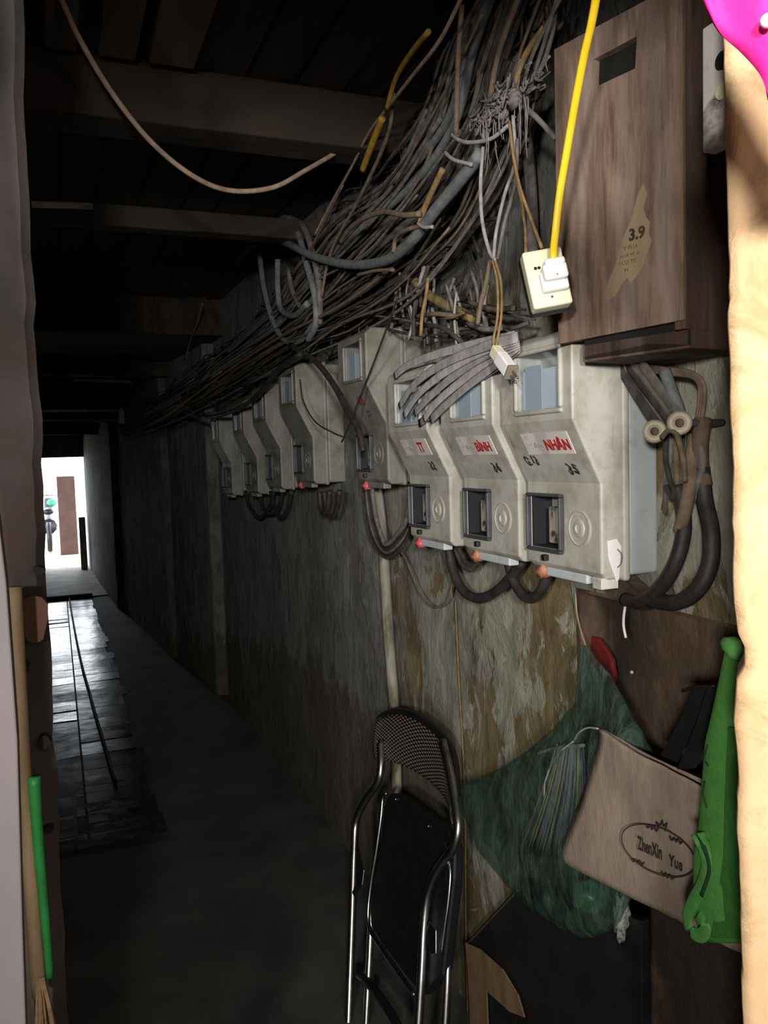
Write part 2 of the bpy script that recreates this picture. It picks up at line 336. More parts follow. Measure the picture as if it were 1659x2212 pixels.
# ================================================================== THE PLACE
# ---- floors
bm = B(); box(bm, (-1.8, -2.6, -.1), (1.9, 13.2, 0)); struct('floor', bm, CONC)
bm = B(); box(bm, (-.6, 10.0, .001), (.7, 13.2, .012)); struct('floor_far', bm, LIGHTCONC)
bm = B(); y = 3.4; random.seed(77)
while y < 9.9:
    xe = .35-.006*(y-3.3)+random.uniform(-.015, .015)+(.03 if random.random() < .3 else 0)
    for xa, xb in ((-.24, .045), (.055, xe)):
        ta, tb_ = random.gauss(0, .007), random.gauss(0, .012); v = []
        for k in (0, 1):
            for X, Y in ((xa, y+.004), (xb, y+.004), (xb, y+.216), (xa, y+.216)):
                v.append(bm.verts.new((X, Y, .001 if k == 0 else .008+ta*(X-(xa+xb)/2)+tb_*(Y-y-.11))))
        for f in ((0, 1, 2, 3), (4, 5, 6, 7), (0, 1, 5, 4), (1, 2, 6, 5), (2, 3, 7, 6), (3, 0, 4, 7)): bm.faces.new([v[i] for i in f])
    y += .22
struct('floor_tiles', bm, TILE)
bm = B(); box(bm, (-.24, 9.92, .001), (.33, 9.99, .05)); struct('trim_7', bm, SOOT, bevel=.005)
bm = B(); box(bm, (-9, 13.2, -.1), (9, 40, -.005)); struct('ground', bm, LIGHTCONC)
# ---- right wall: a bent, stepped line of old plaster
WL = [(1.0, .69), (1.0, 2.0), (.995, 3.6), (.985, 5.3), (.925, 5.31), (.885, 5.9), (.82, 6.5), (.78, 6.52), (.70, 7.6), (.585, 8.97), (.55, 9.0), (.46, 11.2), (.41, 12.8)]
def wallx(y):
    for (a, b), (c, d) in zip(WL, WL[1:]):
        if b <= y <= d: return a+(c-a)*(y-b)/(d-b)
    return WL[0][0] if y < WL[0][1] else WL[-1][0]
def wall_strip(bm, ys, z0, z1, off, step=.06, amp=.004):
    nz = max(2, int((z1-z0)/step)); grid = []
    for x, y in ys:
        col = []
        for k in range(nz+1):
            z = z0+(z1-z0)*k/nz; p = Vector((x, y, z)); a = noise.noise(p*2.2)*amp*1.5+noise.noise(p*9)*amp
            col.append(bm.verts.new((x+off-abs(a), y, z)))
        grid.append(col)
    for i in range(len(grid)-1):
        for k in range(nz): bm.faces.new((grid[i][k], grid[i][k+1], grid[i+1][k+1], grid[i+1][k]))
def dense(pts, st):
    out = []
    for (a, b), (c, d) in zip(pts, pts[1:]):
        n = max(1, int(abs(d-b)/st))
        for i in range(n): out.append((a+(c-a)*i/n, b+(d-b)*i/n))
    return out+[pts[-1]]
NEARW = [(1.0, .69), (1.0, 1.41)]; REST = [(1.0, 1.41), (1.0, 2.0)]+WL[2:]
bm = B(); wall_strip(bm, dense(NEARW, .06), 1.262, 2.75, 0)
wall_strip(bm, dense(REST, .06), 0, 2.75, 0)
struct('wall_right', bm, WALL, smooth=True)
bm = B(); box(bm, (1.06, 1.47, 0), (1.2, 12.9, 2.75)); box(bm, (1.125, .69, 1.262), (1.2, 1.41, 2.75)); struct('wall_right_core', bm, SOOT)
# recessed brown lower part, with ledge and side return
bm = B(); wall_strip(bm, dense([(1.09, .69), (1.09, 1.42)], .05), 0, 1.27, 0, .05, .012)
box(bm, (1.0, .69, 1.255), (1.13, 1.41, 1.275)); box(bm, (1.004, 1.405, 0), (1.12, 1.475, 1.27))
struct('wall_recess', bm, MUD, smooth=False)
# ---- left walls
def traced(pts, yy): return [PX(a, b, y=yy) for a, b in pts]
PY_ = 1.25
E = traced([(52, 0), (55, 250), (60, 430), (74, 650), (88, 900), (97, 1150), (104, 1350), (124, 1700), (145, 2212)], PY_)
E = [Vector((E[0].x-.02, PY_, 2.75))]+E+[Vector((E[-1].x+.02, PY_, 0))]
Ed = []
for p, q in zip(E, E[1:]):
    n = max(1, int(abs(p.z-q.z)/.03))
    for i in range(n): Ed.append(p.lerp(q, i/n))
Ed.append(E[-1])
bm = B(); rows = []
for p in Ed:
    j = noise.noise(Vector((0, 3, p.z*9)))*.005+noise.noise(Vector((0, 7, p.z*30)))*.003; r = []
    for X in (-1.8, -1.0, -.5, -.3, -.2, -.12): r.append(bm.verts.new((X, PY_+noise.noise(Vector((X*5, 1, p.z*5)))*.01, p.z)))
    r.append(bm.verts.new((p.x+j-.012, PY_, p.z))); r.append(bm.verts.new((p.x+j, PY_+.015, p.z))); r.append(bm.verts.new((p.x+j-.012, PY_+.22, p.z))); r.append(bm.verts.new((-.3, PY_+.22, p.z))); r.append(bm.verts.new((-1.8, PY_+.22, p.z)))
    rows.append(r)
for a, b in zip(rows, rows[1:]):
    for i in range(len(a)-1): bm.faces.new((a[i], a[i+1], b[i+1], b[i]))
struct('wall_left_pillar', bm, LEFTW, smooth=False)
bm = B(); box(bm, (-.40, 1.46, 0), (-.25, 13.0, 2.75)); struct('wall_left', bm, SOOT)
# brick patches showing in the pillar
for i, (x0, y0, x1, y1, m) in enumerate(((46, 1275, 100, 1400, BRICK), (72, 1222, 96, 1244, HOLE), (44, 1425, 62, 1450, HOLE), (82, 1588, 110, 1618, HOLE), (92, 1785, 116, 1800, HOLE))):
    a = PX(x0, y1, y=PY_-.014); b = PX(x1, y0, y=PY_-.014)
    bm = B(); n = 14; c = (a+b)/2; hx, hz = (b.x-a.x)/2, (b.z-a.z)/2
    prism(bm, [(c.x+hx*math.cos(t)*(1+.18*math.sin(3*t+i)), PY_-.016, c.z+hz*math.sin(t)*(1+.15*math.cos(2*t+i))) for t in [2*math.pi*k/n for k in range(n)]], (0, .02, 0))
    struct('trim_%d' % (10+i), bm, m)
# ---- orange jamb at the right, ragged corner
J = traced([(1556, 40), (1562, 250), (1567, 400), (1570, 560), (1569, 700), (1574, 800), (1576, 950), (1579, 1100), (1580, 1250), (1584, 1330), (1590, 1370), (1604, 1400), (1603, 1440), (1588, 1470), (1584, 1560), (1588, 1700), (1592, 1850), (1596, 2000), (1600, 2150), (1602, 2212)], .61)
J = [Vector((J[0].x, .61, 2.75))]+J+[Vector((J[-1].x+.03, .61, 0))]
Jd = []
for p, q in zip(J, J[1:]):
    n = max(1, int(abs(p.z-q.z)/.012))
    for i in range(n): Jd.append(p.lerp(q, i/n))
Jd.append(J[-1]); bm = B(); rows = []
for p in Jd:
    j = noise.noise(Vector((2, 3, p.z*16)))*.004+noise.noise(Vector((5, 3, p.z*60)))*.002; x = p.x+j; r = []
    nn = lambda X: noise.noise(Vector((X*12, 3, p.z*10)))*.0025
    for X, Y in ((1.9, .71), (1.02, .705), (.80, .70), (x+.05, .655), (x+.012, .62), (x, .606), (x+.006, .596), (x+.03, .578+nn(1)), (x+.07, .555+nn(2)), (x+.13, .525+nn(3)), (x+.22, .49+nn(4)), (1.1, .44), (1.9, .36)):
        r.append(bm.verts.new((X, Y, p.z)))
    rows.append(r)
for a, b in zip(rows, rows[1:]):
    for i in range(len(a)-1): bm.faces.new((a[i], a[i+1], b[i+1], b[i]))
struct('wall_near_right', bm, ORANGE, smooth=True)
# ---- the room behind the viewer
bm = B(); box(bm, (-1.9, -2.7, 0), (-1.8, 1.47, 2.75)); struct('wall_room_left', bm, ROOMW)
bm = B(); box(bm, (1.9, -2.7, 0), (2.0, .75, 2.75)); struct('wall_room_right', bm, ROOMW)
bm = B(); box(bm, (-1.9, -2.7, 0), (2.0, -2.6, 2.75)); struct('wall_back', bm, ROOMW)
# ---- ceiling: near boards, cross beams, lower soffit further on
bm = B(); x = -1.85
while x < 1.15:
    w = random.uniform(.10, .17); dz = random.uniform(0, .03); box(bm, (x, -2.7, 2.50+dz), (x+w, 5.0, 2.70)); x += w+random.uniform(.004, .02)
box(bm, (-1.9, -2.7, 2.70), (2.0, 5.0, 2.8)); struct('ceiling', bm, CEIL)
PLK = M('lighter ceiling board', rgb(74, 62, 54), rgb(92, 80, 70), 5, (3, .3, 1), .9, bump=.4, bd=.01, world=True)
for i, (a, b) in enumerate((((95, 180), (150, 150)), ((222, 322), (150, 150)), ((345, 470), (165, 165)))):
    p = PX(a[0], 20, z=2.485); q = PX(a[1], 20, z=2.485); s = PX(b[0]+(a[0]+a[1])/2-150, 160, z=2.485)
    bm = B(); box(bm, (p.x, .4, 2.475), (q.x-.01, 2.0, 2.52)); struct('trim_%d' % (20+i), bm, PLK)
bm = B(); box(bm, (-.4, 5.0, 2.30), (1.2, 8.0, 2.4)); box(bm, (-.4, 4.95, 2.30), (1.2, 5.0, 2.8)); box(bm, (-.4, 8.0, 2.05), (1.2, 13.0, 2.15)); box(bm, (-.4, 7.95, 2.05), (1.2, 8.0, 2.4)); struct('ceiling_far', bm, CEIL)
bm = B()
v = []
for (yy, zt, zb) in ((2.04, 2.555, 2.40), (2.16, 2.555, 2.40)):
    for X in (-1.7, -.6, -.2, .2, .6, 1.0): v.append((X, yy, zt, zb))
def beam(name, y0, y1, z0, z1, x0=-.3, x1=1.02, m=BEAM, bev=.006):
    bm = B(); n = 24; R = []
    for i in range(n+1):
        X = x0+(x1-x0)*i/n; j = noise.noise(Vector((X*4, y0, 1)))*.008
        R.append([bm.verts.new(c) for c in ((X, y0+j, z0+j), (X, y1+j, z0), (X, y1, z1), (X, y0, z1))])
    for a, b in zip(R, R[1:]):
        for k in range(4): bm.faces.new((a[k], a[(k+1) % 4], b[(k+1) % 4], b[k]))
    bm.faces.new(R[0]); bm.faces.new(R[-1][::-1]); return struct(name, bm, m, bevel=bev)
beam('trim_1', 2.05, 2.18, 2.36, 2.50)
beam('trim_2', 2.88, 2.96, 2.34, 2.41)
beam('trim_3', 6.3, 6.4, 2.19, 2.32)
beam('trim_4', 8.6, 8.7, 1.99, 2.07)
beam('trim_5', 10.2, 10.3, 1.90, 2.07)
CHALK = M('chalky edge strip', rgb(150, 148, 146), rgb(190, 188, 186), 12, rough=.9, bump=.3, c3=rgb(90, 86, 82), s3=9, lo3=.5, hi3=.65)
for i, (a, b, py, Y) in enumerate(((68, 200, 441, 2.872), (160, 284, 821, 6.295), (180, 252, 909, 8.595))):
    p = PX(a, py, y=Y); q = PX(b, py+(b-a)*.03, y=Y); bm = B(); tube(bm, [p, p.lerp(q, .5), q], .011, 6, flat=.006, fdir=(0, 0, 1)); struct('trim_%d' % (30+i), bm, CHALK)
bm = B(); box(bm, (-1.8, -.22, 2.0), (1.9, -.12, 2.75)); struct('added_shade_header', bm, ROOMW)  # unseen header added to keep lamp light off upper wall and beams
# ---- the bright doorway at the far end
bm = B(); box(bm, (-.4, 12.8, 1.66), (1.2, 13.0, 2.2)); box(bm, (.41, 12.8, 0), (1.2, 13.0, 1.7)); struct('wall_end', bm, SOOT)
# ================================================================== METER BOXES
MW, MH = .235, .44
def ring(bm, P, hole):
    """P: 4 corners (outer), hole: 4 corners; quads between"""
    o = [bm.verts.new(p) for p in P]; h = [bm.verts.new(p) for p in hole]
    for i in range(4): bm.faces.new((o[i], o[(i+1) % 4], h[(i+1) % 4], h[i]))
    return o, h
def cover_bm():
    bm = B(); xs, xu = -.128, -.185
    prof = [(-.075, 0), (xs+.012, 0), (xs, .012), (xs, .17), (xu, .283), (xu, MH-.015), (xu+.02, MH), (-.075, MH)]
    a = [bm.verts.new((x, 0, z)) for x, z in prof]; b = [bm.verts.new((x, MW, z)) for x, z in prof]
    bm.faces.new(a); bm.faces.new(b[::-1])
    holes = {2: (.118, .222, .042, .142), 4: (.036, .172, .304, .405)}
    for i in range(len(prof)-1):
        if i in holes:
            y0, y1, z0, z1 = holes[i]; x = prof[i][0]
            if i == 2: x = xs
            h = [bm.verts.new((x, y, z)) for y, z in ((y0, z0), (y0, z1), (y1, z1), (y1, z0))]
            o = [a[i], a[i+1], b[i+1], b[i]]
            for k in range(4): bm.faces.new((o[k], o[(k+1) % 4], h[(k+1) % 4], h[k]))
            d = [bm.verts.new((x+.05, v.co.y, v.co.z)) for v in h]
            for k in range(4): bm.faces.new((h[k], h[(k+1) % 4], d[(k+1) % 4], d[k]))
            bm.faces.new(d)
        else: bm.faces.new((a[i], a[i+1], b[i+1], b[i]))
    bm.faces.new((a[-1], a[0], b[0], b[-1]))
    # flange at the seam
    box(bm, (-.083, -.004, -.004), (-.068, MW+.004, MH+.004))
    return bm
def rect_frame(bm, x0, x1, y0, y1, z0, z1, t):
    box(bm, (x0, y0-t, z0-t), (x1, y1+t, z0)); box(bm, (x0, y0-t, z1), (x1, y1+t, z1+t)); box(bm, (x0, y0-t, z0), (x1, y0, z1)); box(bm, (x0, y1, z0), (x1, y1+t, z1))
SL = Vector((-.057, 0, .113)).normalized(); SN = Vector((0, -1, 0)).cross(SL)
def on_slope(y, z): return Vector((-.128-(z-.17)*.057/.113, y, z))
def build_meter(root, cm, bmat, detail=True):
    c = obj('cover', cover_bm(), cm, root, bevel=.006, seg=3, local=True)
    bm = B(); box(bm, (-.07, .004, .004), (0, MW-.004, MH-.004)); obj('back_shell', bm, bmat, root, bevel=.008, seg=3, local=True)
    bm = B(); rect_frame(bm, -.191, -.183, .036, .172, .304, .405, .009); wf = obj('window_frame', bm, cm, root, bevel=.004, seg=3, local=True)
    bm = B(); box(bm, (-.1835, .036, .304), (-.182, .172, .405)); obj('pane', bm, GLASS, wf, local=True)
    bm = B(); box(bm, (-.179, .04, .304), (-.137, .168, .378)); m = obj('meter', bm, MINT, root, bevel=.004, local=True)
    bm = B(); box(bm, (-.1795, .10, .304), (-.178, .155, .385)); obj('display', bm, MDISP, m, local=True)
    bm = B(); rect_frame(bm, -.139, -.127, .118, .222, .042, .142, .0065); bw = obj('breaker_window', bm, FRAME, root, bevel=.003, local=True)
    bm = B(); box(bm, (-.122, .142, .052), (-.082, .172, .122)); obj('breaker', bm, BREAK, bw, bevel=.003, local=True)
    bm = B(); box(bm, (-.0795, .118, .042), (-.0788, .222, .142)); box(bm, (-.127, .2165, .042), (-.0795, .2215, .142)); box(bm, (-.124, .1183, .0425), (-.0795, .1205, .1415)); box(bm, (-.124, .119, .1395), (-.0795, .221, .1417)); box(bm, (-.124, .119, .0423), (-.0795, .221, .045)); obj('inner_panel', bm, INNER, bw, local=True)
    bm = B(); box(bm, (-.138, .163, .018), (-.127, .177, .03)); obj('latch', bm, BLK, root, bevel=.002, local=True)
    bm = B(); lathe(bm, (-.128, .062, .088), (-1, 0, 0), [(.034, -.002), (.034, .0015), (.031, .003), (.029, .0015), (.017, .0015), (.015, .004), (.009, .005), (.008, .002), (.0001, .002)], 28)
    obj('knockout_disc', bm, cm, root, smooth=False, local=True)
    bm = B(); box(bm, (-.12, .055, -.014), (-.095, .185, .004)); obj('bottom_tab', bm, METB if detail else cm, root, bevel=.003, local=True)
    bm = B(); ball(bm, (-.115, .2, -.008), .016, (1, 1.1, .9), .5); obj('seal', bm, REDSEAL, root, smooth=True, local=True)
def copy_meter(src, loc, label):
    r = src.copy(); link(r); r.location = loc; r['label'] = label
    for ch in list(src.children):
        c = ch.copy(); link(c); c.parent = r
        for g in ch.children: d = g.copy(); link(d); d.parent = c
    return r
GRP = 'electricity meter boxes along the right wall'
def put(a, b, n): return thing('meter_box', n, 'electricity meter', a, GRP)
m35 = put((1.0, 1.155, 1.32), 0, 'nearest grey electricity meter box, red NHÂN sticker and number 35'); build_meter(m35, MET, METB)
m36 = copy_meter(m35, (1.0, 1.425, 1.322), 'grey electricity meter box with red BÌNH sticker and number 36')
m37 = copy_meter(m35, (1.0, 1.735, 1.325), 'grey electricity meter box with TT sticker, window half hidden by flat cables')
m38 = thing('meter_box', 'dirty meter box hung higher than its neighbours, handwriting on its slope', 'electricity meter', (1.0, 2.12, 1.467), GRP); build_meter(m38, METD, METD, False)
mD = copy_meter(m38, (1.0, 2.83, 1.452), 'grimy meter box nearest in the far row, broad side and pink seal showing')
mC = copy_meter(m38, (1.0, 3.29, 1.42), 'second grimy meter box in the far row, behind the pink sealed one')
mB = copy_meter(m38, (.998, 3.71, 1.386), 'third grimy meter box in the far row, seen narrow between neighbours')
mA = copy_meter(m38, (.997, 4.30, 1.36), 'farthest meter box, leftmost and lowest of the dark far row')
# only box D and 38 keep seals of pink; swap the near ones
for r, mm in ((m35, COPSEAL), (m36, COPSEAL)):
    for ch in r.children:
        if ch.name.startswith('seal'): ch.data = ch.data.copy(); ch.data.materials.clear(); ch.data.materials.append(mm)
for r in (mA, mB, mC):
    for ch in list(r.children):
        if ch.name.startswith('seal'): bpy.data.objects.remove(ch)
def sticker(root, word, num, ww, extra=None, paper=True, yc=.108, red=RED):
    off = SN*.0016
    if paper:
        bm = B(); c = on_slope(yc, .243)+off*.4
        obox(bm, c, (Vector((0, -1, 0)), SL, SN), (.075, .022, .0006)); st = obj('sticker', bm, STICK, root, local=True)
        par = st
    else: par = root
    O = abs_loc(root)
    yt = yc-.032
    t = txt('sticker_text', word, red, par, O+on_slope(yt, .243)+off, (0, -1, 0), SL, ww, .027, bold=.035)
    if paper:
        txt('sticker_script', 'Điện', GINK, st, O+on_slope(yc+.028, .240)+off, (0, -1, 0), SL, .028, .013, shear=.3)
        bm = B()
        ctr = O+on_slope(yc+.056, .25)+off
        tube(bm, [ctr+Vector((0, -1, 0))*.009*math.cos(a)+SL*.009*math.sin(a) for a in [k*.6 for k in range(11)]], .0005, 5); obj('sticker_mark', bm, GINK, st)
    if num: txt('marker_number', num, INK, root, O+on_slope(.062 if paper else .085, .196)+off*.6, (0, -1, 0), SL, .032, .02, shear=-.1, wob=.003, bold=.02)
    if extra: txt('marker_note', extra, INK, root, O+on_slope(.185, .212)+off*.6, (0, -1, 0), SL, .045, .018, shear=-.15, wob=.003, bold=.02)
sticker(m35, 'NHÂN', '35', .076, 'G.13')
sticker(m36, 'BÌNH', '36', .062)
sticker(m37, 'TT', '32', .03)
sticker(m38, 'HAB', None, .05, None, False, .13, cab('faded red marker', rgb(110, 50, 46), rgb(130, 70, 60)))
txt('marker_number', '37', INK, m38, abs_loc(m38)+on_slope(.085, .205)+SN*.001, (0, -1, 0), SL, .03, .02)
# white plastic hasp and bar code slip on the nearest box
bm = B(); prism(bm, [(-.118, -.0015, .07), (-.098, -.0015, .073), (-.088, -.0015, .058), (-.094, -.0015, -.0), (-.100, -.0015, -.002), (-.116, -.0015, .04)], (0, -.0018, 0)); obj('hasp_tag', bm, WHITE, m35, bevel=.0006, local=True)
bm = B(); tube(bm, [(-.098, -.004, .055), (-.092, -.008, .045), (-.092, -.006, .03), (-.098, -.004, .022)], .0012, 6); obj('seal_wire', bm, STEEL, m35, local=True)
bm = B(); box(bm, (-.126, .004, -.016), (-.09, .03, .004)); obj('tab_sticker', bm, STICK, m35, bevel=.001, local=True)
bm = B()
for k in range(6): box(bm, (-.1268, .006+k*.0038, -.014), (-.126, .0075+k*.0038, .001))
obj('tab_print', bm, GINK, m35, local=True)

# ================================================================== CABLES
def cable(label, pts, r, m, group=None, name='cable', flat=None, fdir=None, n=8, parent=None, cat='cable', k=6):
    bm = B(); tube(bm, pts, r, n, flat, fdir, k); o = obj(name, bm, m, parent, smooth=True)
    if parent is None: tag(o, label, cat, group)
    elif label: o['label'] = label
    return o
def pp(L_, x=None, **k):
    out = []
    for i, q in enumerate(L_):
        if len(q) == 3: out.append(PX(q[0], q[1], x=q[2]))
        else: out.append(PX(q[0], q[1], x=x, **k))
    return out
# random bundle along the top of the wall
path = [(1120, -60, 105, .86), (1060, 120, 105, .87), (1010, 290, 110, .88), (920, 440, 120, .89), (800, 560, 120, .89), (700, 650, 95, .90), (610, 725, 62, .90), (500, 800, 48, .88), (400, 865, 36, .80), (330, 905, 28, .68), (262, 935, 20, .52)]
def bundle(n, rmin, rmax, mats, spread=1.0, xr=.05, s0=0, s1=None, wob=16):
    P = path[s0:s1]; off = random.uniform(-1, 1)*spread; xo = random.uniform(-xr, xr*.9); pts = []; ph = random.uniform(0, 6)
    for i, (a, b, h, x) in enumerate(P):
        q = P[min(i+1, len(P)-1)]; p = P[max(i-1, 0)]; d = Vector((q[0]-p[0], q[1]-p[1])).normalized(); nn = Vector((-d.y, d.x))
        o = off*h + random.uniform(-wob, wob)*h/100 + math.sin(ph+i)*h*.10
        w = PX(a+nn.x*o, b+nn.y*o, x=min(x+xo, x+.09)); w.z = min(w.z, 2.46)
        w.x = min(w.x, wallx(w.y)-.012); pts.append(w)
    return pts
BL = 'one of the thin dusty cables packed in the tangled overhead bundle'
for i in range(78):
    s0 = random.choice((0, 0, 0, 1, 2, 3)); s1 = random.choice((None, None, 9, 8, 7)); r = random.choice((.003, .0035, .004, .005, .0062))
    cable(BL, bundle(1, 0, 0, 0, 1.0, .06, s0, s1), r, random.choice((C_GREY, C_DARK, C_DARK, C_GREY, C_GREY, C_DARK, C_BROWN, C_DARK)), 'thin dusty cables in the overhead bundle', n=6, k=5)
for i in range(5):
    random.seed(50+i); cable('one of the thick grey conduits inside the overhead cable bundle', bundle(1, 0, 0, 0, .5, .03, 0, None, 6), .010, random.choice((C_GREY, C_BLUE)), 'thick conduits in the overhead bundle', n=8)
random.seed(11)
# dense tangle behind (nobody could count it)
bm = B()
for i in range(330):
    s = random.random(); k = s*(len(path)-1.01); j = int(k); f = k-j; a, b = path[j], path[j+1]
    px, py, h, x = [a[q]+(b[q]-a[q])*f for q in range(4)]
    d = Vector((b[0]-a[0], b[1]-a[1])).normalized(); nn = Vector((-d.y, d.x)); o = random.uniform(-1.15, 1.15)*h; ln = random.uniform(.25, .9)*h
    pts = []
    for t in (-1, -.4, .2, .8):
        o2 = o+random.uniform(-.18, .18)*h; w = PX(px+d.x*ln*t+nn.x*o2, py+d.y*ln*t+nn.y*o2, x=x+random.uniform(-.01, .07)); w.x = min(w.x, wallx(w.y)-.008); w.z = min(w.z, 2.46); pts.append(w)
    tube(bm, pts, random.uniform(.002, .005), 5, k=4)
tag(obj('cable_tangle', bm, C_DARK, smooth=True), 'dense dark tangle of dusty cables behind the overhead bundle', 'cables', kind='stuff')
